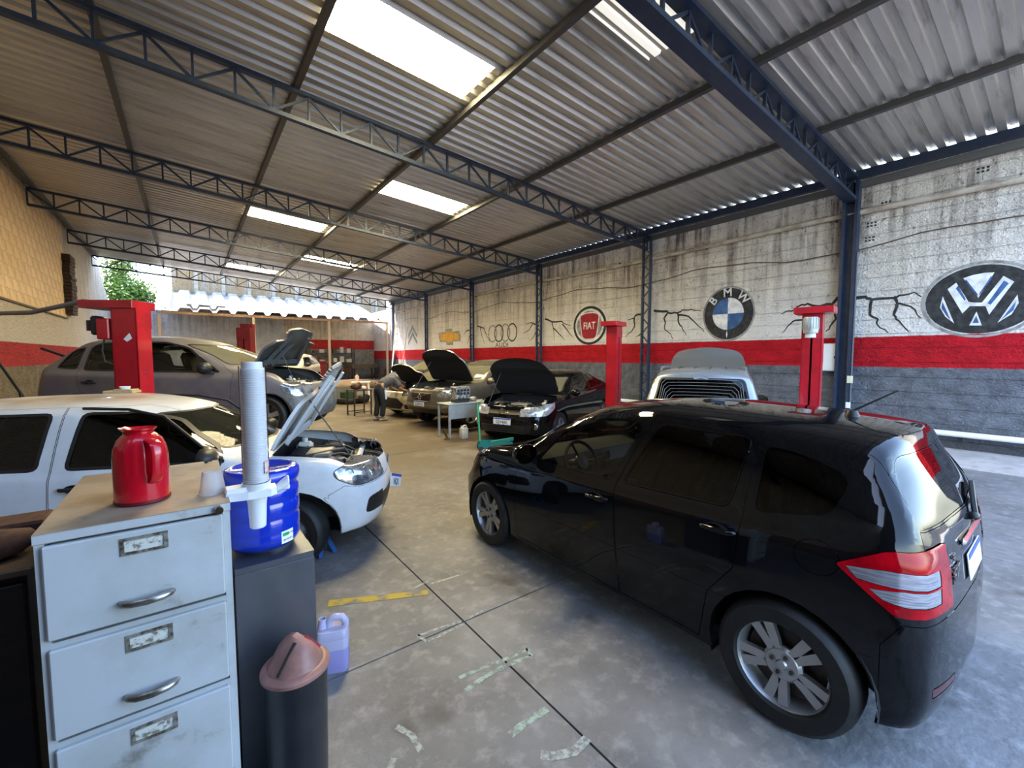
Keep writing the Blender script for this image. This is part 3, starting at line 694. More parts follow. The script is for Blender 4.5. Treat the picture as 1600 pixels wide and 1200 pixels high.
class Body:
    AX = {'side': (0, 2), 'front': (1, 2), 'top': (0, 1)}
    def __init__(s, P, du=.09, nv=4):
        ns, nc, _ = P.shape
        seg = np.linalg.norm(np.diff(P, axis=0), axis=2).mean(1) + .02
        x = np.concatenate([[0], np.cumsum(seg)])
        xs = []
        for i in range(ns - 1):
            k = max(2, int(math.ceil(seg[i] / du))); xs += list(x[i] + seg[i] * np.arange(k) / k)
        xs.append(x[-1]); xs = np.array(xs)
        G = pchip(x, P.reshape(ns, -1), xs).reshape(len(xs), nc, 3)
        cs = np.array([i + j / nv for i in range(nc - 1) for j in range(nv)] + [nc - 1.])
        G = pchip(np.arange(nc), G.transpose(1, 0, 2).reshape(nc, -1), cs).reshape(len(cs), len(xs), 3).transpose(1, 0, 2)
        G[:, -1, 1] = 0; G[0, :, 1] = 0; G[-1, :, 1] = 0
        bm = s.bm = bmesh.new(); s.tg = bm.faces.layers.int.new('tag')
        A, B = G.shape[:2]
        for sg in (1, -1):
            vv = [[bm.verts.new((p[0], p[1] * sg, p[2])) for p in row] for row in G]
            for i in range(A - 1):
                for j in range(B - 1):
                    q = [vv[i][j], vv[i][j + 1], vv[i + 1][j + 1], vv[i + 1][j]]
                    try: bm.faces.new(q if sg > 0 else q[::-1])
                    except ValueError: pass
        bmesh.ops.remove_doubles(bm, verts=bm.verts[:], dist=.0006)
        bmesh.ops.dissolve_degenerate(bm, edges=bm.edges[:], dist=.0004)
        bmesh.ops.recalc_face_normals(bm, faces=bm.faces[:])
        s.names = {}
    def cut(s, name, poly, proj, cond=None, over=(), delete=False):
        """cuts the outline into the skin; the faces inside become the part called name"""
        bm = s.bm; a, b = s.AX[proj]; L = s.tg
        t = s.names.setdefault(name, len(s.names) + 1)
        ok = {0} | {s.names[o] for o in over if o in s.names}
        lo = (min(p[0] for p in poly), min(p[1] for p in poly)); hi = (max(p[0] for p in poly), max(p[1] for p in poly))
        fs = []
        for f in bm.faces:
            if f[L] not in ok: continue
            ca = [v.co[a] for v in f.verts]; cb = [v.co[b] for v in f.verts]
            if max(ca) < lo[0] or min(ca) > hi[0] or max(cb) < lo[1] or min(cb) > hi[1]: continue
            if cond and not cond(f.calc_center_median(), f.normal): continue
            fs.append(f)
        n = len(poly)
        for i in range(n):
            p, q = poly[i], poly[(i + 1) % n]
            co = [0, 0, 0]; no = [0, 0, 0]; co[a], co[b] = p; no[a], no[b] = -(q[1] - p[1]), q[0] - p[0]
            if abs(no[a]) + abs(no[b]) < 1e-7: continue
            es = {e for f in fs for e in f.edges}; vs = {v for f in fs for v in f.verts}
            r = bmesh.ops.bisect_plane(bm, geom=list(fs) + list(es) + list(vs), dist=1e-5, plane_co=co, plane_no=Vector(no).normalized())
            fs = [g for g in r['geom'] if isinstance(g, bmesh.types.BMFace)]
        kill = []
        for f in fs:
            c = f.calc_center_median()
            if in_poly((c[a], c[b]), poly) and (cond is None or cond(c, f.normal)):
                if delete: kill.append(f)
                else: f[L] = t
        if delete: bmesh.ops.delete(bm, geom=kill, context='FACES')
    def finish(s):
        bm = s.bm; bm.normal_update(); bm.verts.index_update()
        s.kd = KDTree(len(bm.verts)); s.nr = []
        for v in bm.verts: s.kd.insert(v.co, v.index); s.nr.append(v.normal.copy())
        s.kd.balance()
    def faces(s, name, side=0, keep=None):
        t = s.names[name] if name else 0
        out = []
        for f in s.bm.faces:
            if f[s.tg] != t: continue
            c = f.calc_center_median()
            if side and c.y * side < 0: continue
            if keep and not keep(c): continue
            out.append(f)
        return out
    def part(s, fs, name, mat, parent, gap=0., off=0., rim=None, flip=False, xf=None, thick=0., inner=None):
        """lifts the given faces out as an object of their own with the normals of the whole skin"""
        if not fs: return None
        bm = bmesh.new(); mp = {}
        for f in fs:
            q = []
            for v in f.verts:
                if v.index not in mp: mp[v.index] = bm.verts.new(v.co)
                q.append(mp[v.index])
            try: bm.faces.new(q)
            except ValueError: pass
        bm.normal_update()
        rimf = []
        if gap or rim:
            r = bmesh.ops.inset_region(bm, faces=bm.faces[:], thickness=rim[0] if rim else gap, depth=0, use_boundary=True, use_even_offset=False)
            rimf = r['faces']
        def emit(fl, nm, mt, par, o):
            vs = []; idx = {}; nn = []; ff = []
            for f in fl:
                g = []
                for v in f.verts:
                    if v not in idx:
                        idx[v] = len(vs); k = s.kd.find(v.co)[1]; nv = s.nr[k]
                        vs.append(v.co + nv * o); nn.append(nv)
                    g.append(idx[v])
                ff.append(g)
            if xf is not None:
                vs = [xf @ p for p in vs]; nn = [(xf.to_3x3() @ q).normalized() for q in nn]
            if flip: ff = [g[::-1] for g in ff]; nn = [-q for q in nn]
            me = bpy.data.meshes.new(nm); me.from_pydata([tuple(p) for p in vs], [], ff)
            for p in me.polygons: p.use_smooth = True
            me.normals_split_custom_set_from_vertices([tuple(q) for q in nn])
            return ob(nm, me, mt, par)
        if rim:
            o = emit([f for f in bm.faces if f not in set(rimf)], name, mat, parent, off)
            emit(rimf, rim[1], rim[2], o, rim[3] if len(rim) > 3 else 0)
        else:
            if gap: bmesh.ops.delete(bm, geom=rimf, context='FACES')
            o = emit(bm.faces[:], name, mat, parent, off)
        bm.free()
        return o

def wheel(root, x, y, r, side, style, rimmat, w=.19, steer=0., tyre_mat=None):
    """tyre and rim standing at (x, y); side +1 looks to +y"""
    t = MB(); h = w / 2; ri = r * .66
    t.lathe([(ri, -h * .8), (ri + .012, -h), (r - .03, -h * 1.02), (r - .008, -h * .82), (r, -h * .5), (r, h * .5), (r - .008, h * .82), (r - .03, h * 1.02), (ri + .012, h), (ri, h * .8)], n=40, axis='y')
    ty = t.build('tyre', tyre_mat or rubber, root, 40)
    m = MB(); s = side
    m.lathe([(ri, -h * .7), (ri * .94, -h * .7), (ri * .90, s * h * .3), (ri * .97, s * h * .74), (ri * 1.0, s * h * .86), (ri * 1.02, s * h * .8)], n=40, axis='y')
    f0, f1 = s * h * .45, s * h * .62
    def spoke(a, w0, w1, r0=.035, r1=None, z0=f1, z1=s * h * .7):
        r1 = r1 or ri * .985
        d = Vector((math.cos(a), 0, math.sin(a))); p = Vector((-math.sin(a), 0, math.cos(a)))
        vs = []
        for rr, ww, zz in ((r0, w0, z0), (r1 * .6, (w0 + w1) / 2, z0), (r1, w1, z1)):
            for q, dz in ((-1, 0), (1, 0), (1, -s * .03), (-1, -s * .03)):
                k = d * rr + p * ww * q; vs.append((k.x, zz + dz, k.z))
        m.add(vs, [(0, 1, 5, 4), (4, 5, 9, 8), (1, 2, 6, 5), (5, 6, 10, 9), (3, 0, 4, 7), (7, 4, 8, 11), (2, 3, 7, 6), (6, 7, 11, 10)])
    if style == 'double':
        for k in range(5):
            a = rad(-12) + k * 2 * PI / 5
            for q in (-1, 1): spoke(a + q * .175, .017, .0225)
        m.lathe([(.0, f1 + s * .004), (.07, f1 + s * .004), (.085, f1 - s * .01), (.085, f0 - s * .01)], n=24, axis='y')
    elif style == 'plain':
        for k in range(5): spoke(rad(18) + k * 2 * PI / 5, .028, .035)
        m.lathe([(.0, f1 + s * .004), (.06, f1 + s * .004), (.07, f0)], n=20, axis='y')
    else:
        m.lathe([(0, f1), (.09, f1), (.12, s * h * .3), (ri * .92, s * h * .35)], n=24, axis='y')
        for k in range(8): m.box((.15 * math.cos(k * PI / 4), s * h * .37, .15 * math.sin(k * PI / 4)), (.03, .01, .03))
    rm = m.build('rim', rimmat, root, 35)
    dk = MB().lathe([(0, 0), (ri * .85, 0)], n=24, axis='y').build('brake_disc', dark_metal, rm)
    dk.location.y = s * h * .05
    if style == 'double':
        for k in range(4):
            a = rad(20) + k * PI / 2
            MB().lathe([(0, f1 + s * .012), (.008, f1 + s * .012), (.011, f1 + s * .002), (.015, f1 + s * .002), (.016, f1 + s * .006), (.018, f1)], (.045 * math.cos(a), 0, .045 * math.sin(a)), 10, 'y').build('wheel_nut', dark_metal, rm)
        MB().lathe([(0, f1 + s * .014), (.02, f1 + s * .012), (.026, f1 + s * .004)], n=16, axis='y').build('centre_cap', alloy, rm)
    for o in (ty, rm):
        o.location = (x, y, r); o.rotation_euler.z = steer
    return rm

def seat(root, x, y, z, mat, tall=1.):
    b = MB().box((x, y, z + .28), (.5, .48, .14), bev=.05)
    M4 = Matrix.Translation((x - .24, y, z + .33)) @ Matrix.Rotation(rad(-16), 4, 'Y')
    b.box((0, 0, .27), (.12, .46, .56), M4=M4, bev=.05)
    o = b.build('seat', mat, root, 40)
    hb = MB().box((0, 0, .64), (.09, .26, .17), M4=M4, bev=.04); hb.bar(M4 @ Vector((0, .06, .5)), M4 @ Vector((0, .06, .62)), .015); hb.bar(M4 @ Vector((0, -.06, .5)), M4 @ Vector((0, -.06, .62)), .015)
    hb.build('headrest', mat, o, 40)

def interior(root, d, left=True):
    W = d['W']
    f = MB().box(((d['xc'] + d['xb']) / 2, 0, d['zb'] + .08), (d['xc'] - d['xb'] + .2, W * 1.8, .04)); f.build('cabin_floor', interior_dark, root)
    fx = d.get('seatx', (d['xrf'] - .25)); zf = d['zb'] + .12
    for y in (.36, -.36): seat(root, fx, y, zf, d.get('seatmat', interior_dark))
    b = MB().box((fx - .85, 0, zf + .26), (.5, W * 1.45, .14), bev=.05); b.box((fx - 1.12, 0, zf + .5), (.14, W * 1.4, .5), bev=.05)
    b.build('rear_bench', d.get('seatmat', interior_dark), root, 40)
    dx = d['xc'] - .32
    p = MB(); p.prism([(dx + .28, d['zc'] - .04), (dx + .05, d['zc'] - .0), (dx - .12, d['zc'] - .05), (dx - .18, d['zc'] - .16), (dx - .1, d['zc'] - .32), (dx + .28, d['zc'] - .36)], -W * .84, W * .84, 'xz')
    dash = p.build('dashboard', d.get('dashmat', interior_dark), root, 30)
    q = MB()
    for yy in (-.55, -.1, .1, .6):
        q.lathe([(0, 0), (.045, 0), (.05, -.01)], (dx - .175, yy, d['zc'] - .11), 14, 'x')
    q.box((dx - .17, 0, d['zc'] - .17), (.02, .2, .12))
    q.build('air_vents', black_plastic, dash)
    wy = .36
    c = Vector((dx - .3, wy, d['zc'] - .08)); M4 = Matrix.Translation(c) @ Matrix.Rotation(rad(-65), 4, 'Y')
    w = MB(); w.tube([M4 @ Vector((.18 * math.cos(a), .18 * math.sin(a), 0)) for a in [2 * PI * k / 24 for k in range(25)]], .015, 8)
    w.lathe([(0, .02), (.06, .015), (.07, -.01)], n=12); vv = w.v[-36:]; w.v[-36:] = [tuple(M4 @ Vector(v)) for v in vv]
    for a in (0.3, PI - .3, -PI / 2): w.bar(M4 @ Vector((.05 * math.cos(a), .05 * math.sin(a), 0)), M4 @ Vector((.17 * math.cos(a), .17 * math.sin(a), 0)), .03, .015)
    w.tube([c, c + Vector((.22, 0, -.06))], .03, 8)
    w.build('steering_wheel', black_plastic, root, 40)

def engine_bay(root, d, hp, paint, full=True):
    """tub with engine, air box, battery, tanks and hoses under an open bonnet"""
    x0, x1 = d['xc'] - .05, d['F'] - .3; y = d['W'] * .72; zt = d['zl'] - .06; z0 = .34
    t = MB()
    t.add([(x0, -y, z0), (x1, -y, z0), (x1, y, z0), (x0, y, z0), (x0, -y, d['zc'] - .06), (x1, -y, zt), (x1, y, zt), (x0, y, d['zc'] - .06)],
          [(0, 1, 2, 3), (0, 4, 5, 1), (1, 5, 6, 2), (2, 6, 7, 3), (3, 7, 4, 0)])
    tub = t.build('engine_bay', dark_metal, root)
    L = x1 - x0; xm = (x0 + x1) / 2; zt2 = zt + .02
    MB().box((xm + .02, .05, zt2 - .10), (.36, .5, .2), bev=.03).box((xm + .02, .05, zt2 + .01), (.26, .4, .06), bev=.02).build('engine_block', M('engine_grey', (.20, .20, .20), .45, .6, (.34, .31, .27), 12), tub, 35)
    e = MB()
    for k in range(4): e.tube([(xm - .1, -.12 + k * .1, zt2 + .03), (xm - .2, -.12 + k * .1, zt2 + .05), (xm - .26, -.12 + k * .1, zt2 - .05)], .022, 8)
    e.build('intake_pipes', M('plastic_intake', (.02, .02, .022), .4), tub, 40)
    MB().box((xm - .02, -.42 * d['W'] / .8, zt2 - .03), (.3, .24, .16), bev=.03).build('air_filter_box', black_plastic, tub, 35)
    bt = MB().box((xm + .1, .5 * d['W'] / .8, zt2 - .06), (.19, .2, .17), bev=.01).build('battery', M('battery_case', (.02, .02, .025), .4), tub, 35)
    MB().lathe([(.0, .04), (.012, .04), (.012, 0)], (xm + .04, .45 * d['W'] / .8, zt2 + .03), 8).build('terminal', dark_metal, bt)
    MB().lathe([(.0, .04), (.012, .04), (.012, 0)], (xm + .16, .45 * d['W'] / .8, zt2 + .03), 8).build('terminal', dark_metal, bt)
    MB().box((xm - .2, .45 * d['W'] / .8, zt2 - .02), (.16, .14, .16), bev=.03).lathe([(0, .04), (.03, .04), (.03, 0)], (xm - .2, .45 * d['W'] / .8, zt2 + .06), 10).build('coolant_tank', M('tank_white', (.55, .55, .48), .4), tub, 35)
    rr = random.Random(int(d['F'] * 1000 + d['W'] * 777))
    for k in range(7):
        h = MB(); a = Vector((rr.uniform(x0 + .08, x1 - .05), rr.uniform(-y + .08, y - .08), zt2 - .02)); b = Vector((rr.uniform(x0 + .08, x1 - .05), rr.uniform(-y + .08, y - .08), zt2 - .02))
        mid = (a + b) / 2 + Vector((0, 0, rr.uniform(.0, .07)))
        h.tube([a, a * .7 + mid * .3 + Vector((0, 0, .03)), mid, b * .7 + mid * .3 + Vector((0, 0, .03)), b], rr.uniform(.012, .024), 8)
        h.build('hose', rubber, tub, 60)
    for k in range(20):
        m = MB(); m.box((rr.uniform(x0 + .06, x1 - .06), rr.uniform(-y + .06, y - .06), zt2 - rr.uniform(.02, .1)), (rr.uniform(.03, .1), rr.uniform(.03, .12), rr.uniform(.04, .1)), rr.uniform(0, 2), bev=.008); m.build('bracket', M('engine_fittings', (.42, .41, .38), .4, .7, (.06, .05, .05), 10, .45, .6), tub)
    MB().box((x1 - .02, 0, zt - .02), (.06, y * 2, .05), bev=.015).build('radiator_support', paint, tub)
    MB().box((x1 - .07, 0, zt - .17), (.03, y * 1.6, .3)).build('radiator', dark_metal, tub)

mirror_dark = M('mirror_dark', (.30, .31, .33), .05, 1.)
from mathutils.bvhtree import BVHTree
def surf_x(B, y, z):
    """x of the rear skin at (y, z)"""
    if not hasattr(B, 'bvh'): B.bvh = BVHTree.FromBMesh(B.bm)
    h = B.bvh.ray_cast(Vector((-4, y, z)), Vector((1, 0, 0)))
    return h[0].x if h[0] is not None else -1.7
def dust(m, z0, z1, c, amt):
    """settled dust lying on the upper parts of a painted body"""
    nt = m.node_tree; n = nt.nodes; l = nt.links; b = n['Principled BSDF']
    g = n.new('ShaderNodeTexCoord'); sp = n.new('ShaderNodeSeparateXYZ'); l.new(g.outputs['Object'], sp.inputs[0])
    r = n.new('ShaderNodeMapRange'); r.inputs[1].default_value = z0; r.inputs[2].default_value = z1; l.new(sp.outputs[2], r.inputs[0])
    z = n.new('ShaderNodeTexNoise'); z.inputs['Scale'].default_value = 2.2; z.inputs['Detail'].default_value = 8; l.new(g.outputs['Object'], z.inputs['Vector'])
    r2 = n.new('ShaderNodeMapRange'); r2.inputs[1].default_value = .3; r2.inputs[2].default_value = .65; r2.inputs[3].default_value = .25 * amt; r2.inputs[4].default_value = amt; l.new(z.outputs[0], r2.inputs[0])
    mm = n.new('ShaderNodeMath'); mm.operation = 'MULTIPLY'; l.new(r.outputs[0], mm.inputs[0]); l.new(r2.outputs[0], mm.inputs[1])
    mx = n.new('ShaderNodeMix'); mx.data_type = 'RGBA'; l.new(mm.outputs[0], mx.inputs[0])
    if b.inputs['Base Color'].links: l.new(b.inputs['Base Color'].links[0].from_socket, mx.inputs[6])
    else: mx.inputs[6].default_value = b.inputs['Base Color'].default_value
    mx.inputs[7].default_value = (*c, 1); l.new(mx.outputs[2], b.inputs['Base Color'])
    mr = n.new('ShaderNodeMapRange'); mr.inputs[3].default_value = b.inputs['Roughness'].default_value; mr.inputs[4].default_value = .75; l.new(mm.outputs[0], mr.inputs[0]); l.new(mr.outputs[0], b.inputs['Roughness'])
def make_car(name, label, cat, d, loc, rz, paint, cuts, glass, hood=None, wheels='plain', rimmat=None, lift=0.,
             group=None, du=.09, nv=4, mirrors=True, cabin=True, steer=0., skip_wheels=(), plate=None, liner=True, hood_tone=None):
    root = empty(name, loc, rz, label, cat, group)
    P = car_table(d)
    if 'tweak' in d: d['tweak'](P)
    B = Body(P, du, nv)
    W = d['W']; r = d['r']
    for xw in (d['xa'], d['xb']):
        R = r + d.get('arch', .045)
        B.cut('arch', [(xw + R * math.cos(a), r + R * math.sin(a)) for a in [2 * PI * k / 28 for k in range(28)]], 'side', lambda c, n: abs(c.y) > .5 * W, delete=True)
    for c in cuts: B.cut(*c[0])
    bk = None
    if hood:
        B.cut('hood', hood['poly'], 'top', lambda c, n: n.z > .2 and c.z > d['zl'] - .2, over=hood.get('over', ()))
    B.finish()
    B.part(B.faces(None), 'body', paint, root)
    for (cn, *_), opt in cuts:
        if opt is None: continue
        sides = (1, -1) if opt.get('sides') else (0,)
        for s in sides:
            if ('done', cn, s) in B.names: continue
            B.names[('done', cn, s)] = 1
            par = root
            o = B.part(B.faces(cn, s), opt.get('as', cn), opt['mat'] if not callable(opt['mat']) else opt['mat'](s), opt['par'](s) if opt.get('par') else par,
                       gap=opt.get('gap', 0), off=opt.get('off', 0), rim=opt.get('rim'))
            if o is not None and opt.get('label'): o['label'] = opt['label']
            if o is not None: d.setdefault('_o', {})[(cn, s)] = o
            if o is not None and opt.get('kill'): bpy.data.objects.remove(o)
    # what is behind the skin
    if liner:
        xlim = d['xc'] - .08
        zk = d['zb'] + .25
        fs = [f for f in B.bm.faces if (f[B.tg] == 0 or any(f[B.tg] == B.names.get(k) for k in ('front_door', 'rear_door', 'tailgate'))) and f.calc_center_median().x < xlim and f.calc_center_median().z > zk]
        B.part(fs, 'cabin_lining', d.get('liner', interior_dark), root, off=-.03, flip=True)
    ub = MB()
    x0, x1 = d['R'] + .15, d['F'] - .15; g = r + d.get('arch', .045) + .02
    ub.box(((x0 + x1) / 2, 0, d['zb'] + .06), (x1 - x0, W * 1.1, .04))
    ub.box(((d['xa'] + d['xb']) / 2, 0, d['zb'] + .05), (d['xa'] - d['xb'] - 2 * g, W * 1.86, .05))
    ub.build('underbody', liner_dark, root)
    for xw in (d['xa'], d['xb']):
        for s in (1, -1):
            R = r + d.get('arch', .045) + .012
            MB().lathe([(R, s * W * .965), (R, s * W * .6), (0, s * W * .6)], (xw, 0, r), 20, 'y', -.35, PI + .35).build('wheel_arch_liner', liner_dark, root)
    for k, (xw, s) in enumerate(((d['xa'], 1), (d['xa'], -1), (d['xb'], 1), (d['xb'], -1))):
        if k in skip_wheels: continue
        wheel(root, xw, s * (W - .095 - d.get('win', .012)), r, s, wheels, rimmat or alloy, d.get('tw', .19), steer if k < 2 else 0)
    if cabin: interior(root, d)
    if hood:
        hx, hz = hood['hinge']; ang = rad(hood['angle'])
        X = Matrix.Translation((hx, 0, hz)) @ Matrix.Rotation(-ang, 4, 'Y') @ Matrix.Translation((-hx, 0, -hz))
        fs = B.faces('hood')
        hd = B.part(fs, 'hood', hood_tone or paint, root, xf=X)
        hd['label'] = 'bonnet propped open'
        inn = B.part(fs, 'hood_lining', hood.get('mat', M('hood_insulation', (.012, .012, .013), .9)), hd, xf=X, off=-.03, flip=True)
        # folded edge between skin and lining
        bmh = bmesh.new(); bmh.from_mesh(hd.data); bi = bmesh.new(); bi.from_mesh(inn.data); bmh.verts.ensure_lookup_table(); bi.verts.ensure_lookup_table()
        eb = MB()
        for e in bmh.edges:
            if len(e.link_faces) == 1:
                a, b = e.verts[0].index, e.verts[1].index
                eb.add([bmh.verts[a].co, bmh.verts[b].co, bi.verts[b].co, bi.verts[a].co], [(0, 1, 2, 3)])
        bmh.free(); bi.free()
        eb.build('hood_edge', hood_tone or paint, hd)
        engine_bay(root, d, hood, paint)
        if hood.get('ribs'):
            rb = MB()
            for a, b in hood['ribs']:
                rb.bar(X @ Vector(a), X @ Vector(b), .07, .025, up=X.to_3x3() @ Vector((0, 0, 1)))
            rb.build('hood_frame', hood['ribmat'], hd)
        if hood.get('rod', True):
            MB().tube([(d['F'] - .3, -W * .6, d['zl'] - .03), X @ Vector((hx + (d['F'] - hx) * .55, -W * .55, d['zl'] + .06))], .006, 6).build('prop_rod', dark_metal, root)
    if mirrors:
        mx, mz = d.get('mir', (d['xc'] - .42, d['zbf'] + .07))
        for s in (1, -1):
            y = s * (W * d.get('th', .93) + .10)
            b = MB()
            b.lathe([(0, .075), (.06, .065), (.095, .03), (.105, -.01), (.1, -.035)], n=18, axis='x')
            b.v = [(mx + p[0] * 1.0, y + p[1] * 1.05, mz + p[2] * .78) for p in b.v]
            m = b.build('wing_mirror', d.get('mirmat', paint), root, 50)
            MB().lathe([(0, -.036), (.092, -.036)], n=18, axis='x').build('mirror_glass', mirror_dark, m).matrix_local = Matrix.Translation((mx, y, mz)) @ Matrix.Diagonal((1, 1.05, .78, 1))
            MB().bar((mx + .01, y - s * .02, mz - .04), (mx + .04, s * W * d.get('th', .93) * .97, mz - .07), .06, .035).build('mirror_arm', black_plastic, m)
    root.location.z += lift
    return root, d.get('_o', {}), B

def number_plate(root, txt, x, y, z, rot, w=.40, h=.13, parent=None):
    M4 = Matrix.Translation((x, y, z)) @ Matrix(rot).to_4x4() if not isinstance(rot, Matrix) else Matrix.Translation((x, y, z)) @ rot
    p = MB().box((0, 0, 0), (w, .008, h), bev=.003).build('number_plate', plate_white, root)
    p.matrix_local = M4
    MB().box((0, -.005, h * .39), (w * .98, .002, h * .2)).build('blue_band', plate_blue, p)
    if txt:
        o = text('plate_characters', txt, h * .72, ink, p, (0, -.0045, -h * .12), (PI / 2, 0, 0), .0008, sx=.9, bold=.001)
    return p

def std_glass_cuts(d, glass, rear=None, front=None, seal=True):
    W, rw = d['W'], d.get('rw', .62)
    fr = [(-.77 * W, d['zc'] + .05), (.77 * W, d['zc'] + .05), ((rw - .02) * W, d['zrf'] - .055), (-(rw - .02) * W, d['zrf'] - .055)]
    gw = d.get('rgw', .74); rr = [(-gw * W, d['ztg'] + .05), (gw * W, d['ztg'] + .05), ((rw - .06) * W, d['zrr'] - .09), (-(rw - .06) * W, d['zrr'] - .09)]
    rim = d.get('rim') or (.025, 'glass_seal', black_plastic, -.001)
    return [(('windscreen', rpoly(fr, .06), 'front', lambda c, n: c.x > d['xrf'] - .25 and n.z > .15), dict(mat=front or glass_dusty, off=-.004, rim=rim)),
            (('rear_window', rpoly(rr, .07), 'front', lambda c, n: c.x < d['xrr'] + .12 and n.x < -.1), dict(mat=rear or glass, off=-.004, rim=rim))]
# ================================================================== THE CARS
seal = (.022, 'glass_seal', black_plastic, -.001)
def hatch_cuts(d, glass, fd, rd, q, doors, extra=(), front_glass=None, rear_glass=None, screen=None, backlight=None):
    W = d['W']; sd = lambda c, n: abs(c.y) > .45 * W and abs(n.y) > .25 and c.x < d['xc'] + .3
    L = []
    def add(nm, poly, mat, rim=seal):
        L.append(((nm, rpoly(poly, .05), 'side', sd), dict(mat=mat, off=-.006, rim=d.get('rim') or rim, sides=True)))
    if fd: add('front_door_glass', fd, front_glass or glass)
    if rd: add('rear_door_glass', rd, rear_glass or glass)
    if q: add('quarter_glass', q, rear_glass or glass)
    L += std_glass_cuts(d, glass, backlight, screen)
    L += list(extra)
    for nm, poly in doors:
        L.append(((nm, poly, 'side', lambda c, n: abs(c.y) > .45 * W and abs(n.y) > .12), dict(mat=d['paint'], gap=.0045, sides=True)))
    return L
def handle(par, x, y, z, s, mat, n=1.):
    h = MB(); h.tube([(x + .09, y + s * .004, z - .005), (x + .07, y + s * .03, z), (x - .07, y + s * .03, z + .006), (x - .09, y + s * .004, z + .004)], [.011, .014, .014, .011], 8)
    h.lathe([(.0, 0), (.045, 0), (.05, .004)], (0, 0, 0), 14, 'y'); k = len(h.v) - 42
    h.v[k:] = [(x + (v[0]) * 1.3, y + s * .002 + s * v[1], z + v[2] * .7) for v in h.v[k:]]
    return h.build('door_handle', mat, par, 50)

# ---------------------------------------------------------- black hatchback, right foreground
gloss_black = M('gloss_black_paint', (.003, .0033, .004), .04, 0, spec=.42)
fitd = dict(W=.848, F=2.0, R=-1.80, zb=.20, zl=.70, xc=1.12, zc=.955, zbf=.90, zbr=1.0, xrf=.22, zrf=1.405, xm=-.42, zm=1.475, xrr=-1.50, zrr=1.415,
            xtg=-1.735, ztg=1.0, xa=1.25, xb=-1.25, r=.305, arch=.045, rw=.64, zsh=.60, th=.945, paint=gloss_black, seatx=-.05, ft=.12, mir=(.62, 1.0), win=.0,
            rgw=.80, rim=(.007, 'glass_seal', gloss_black, -.001), dashmat=M('dash_grey', (.03, .03, .032), .6), seatmat=M('seat_beige', (.055, .048, .038), .8))
red_lens = M('red_lamp_lens', (.40, .002, .008), .06, 0, (.22, .001, .005), 10, spec=.25)
clear_lens = M('clear_lamp_strip', (.42, .42, .46), .18, .5, (.22, .22, .26), 30, stretch=(.3, .3, 6), coat=1.)
tl = lambda c, n: abs(c.y) > .50 and c.x < -1.3
fx = [(('lamp_strip', [(-1.475, .888), (-1.60, .905), (-1.90, .905), (-1.90, .845), (-1.62, .842), (-1.515, .848)], 'side', lambda c, n: .60 < abs(c.y) and c.x < -1.3), dict(mat=clear_lens, off=.002, sides=True, par=lambda s: None)),
      (('lamp_strip_low', [(-1.555, .818), (-1.66, .832), (-1.90, .832), (-1.90, .775), (-1.66, .772), (-1.60, .785)], 'side', lambda c, n: .60 < abs(c.y) and c.x < -1.3), dict(mat=clear_lens, off=.002, sides=True, **{'as': 'lamp_strip'})),
      (('tail_lamp', rpoly([(-1.435, .888), (-1.60, .985), (-1.95, 1.005), (-1.95, .74), (-1.64, .725)], .02), 'side', tl), dict(mat=red_lens, off=.004, gap=.002, sides=True)),
      (('head_lamp', rpoly([(2.1, .60), (2.1, .71), (1.70, .80), (1.48, .83), (1.60, .70), (1.80, .62)], .03), 'side', lambda c, n: abs(c.y) > .30 and c.x > 1.3), dict(mat=lamp_glass, off=.003, gap=.002, sides=True)),
      (('fuel_lid', ell(-1.37, .885, .088, .078, 22), 'side', lambda c, n: c.y > .5), dict(mat=gloss_black, gap=.003)),
      (('front_quarter_glass', rpoly([(.74, .945), (1.12, .935), (.60, 1.17)], .03), 'side', lambda c, n: abs(c.y) > .4), dict(mat=glass_dark, off=-.004, sides=True)),
      (('rear_reflector', rpoly([(.42, .375), (.66, .385), (.66, .425), (.42, .41)], .01), 'front', lambda c, n: c.x < -1.3), dict(mat=M('reflector_dark_red', (.06, .004, .006), .15), gap=.002)),
      (('rear_reflector_far', rpoly([(-.42, .375), (-.66, .385), (-.66, .425), (-.42, .41)], .01), 'front', lambda c, n: c.x < -1.3), dict(mat=M('reflector_dark_red', (.06, .004, .006), .15), gap=.002, **{'as': 'rear_reflector'})),
      (('rear_bumper', [(-2, .70), (-1.66, .70), (-1.60, .60), (-1.60, .19), (-2, .19)], 'side', lambda c, n: c.x < -1.5), dict(mat=gloss_black, gap=.003)),
      (('tailgate', [(-.60, .70), (.60, .70), (.66, 1.0), (.54, 1.40), (-.54, 1.40), (-.66, 1.0)], 'front', lambda c, n: c.x < -1.45 and n.x < -.05), dict(mat=gloss_black, gap=.003)),
      (('bonnet', [(1.02, -.74), (1.02, .74), (1.55, .70), (1.80, .56), (1.88, 0), (1.80, -.56), (1.55, -.70)], 'top', lambda c, n: n.z > .3 and c.z > .6), dict(mat=gloss_black, gap=.003))]
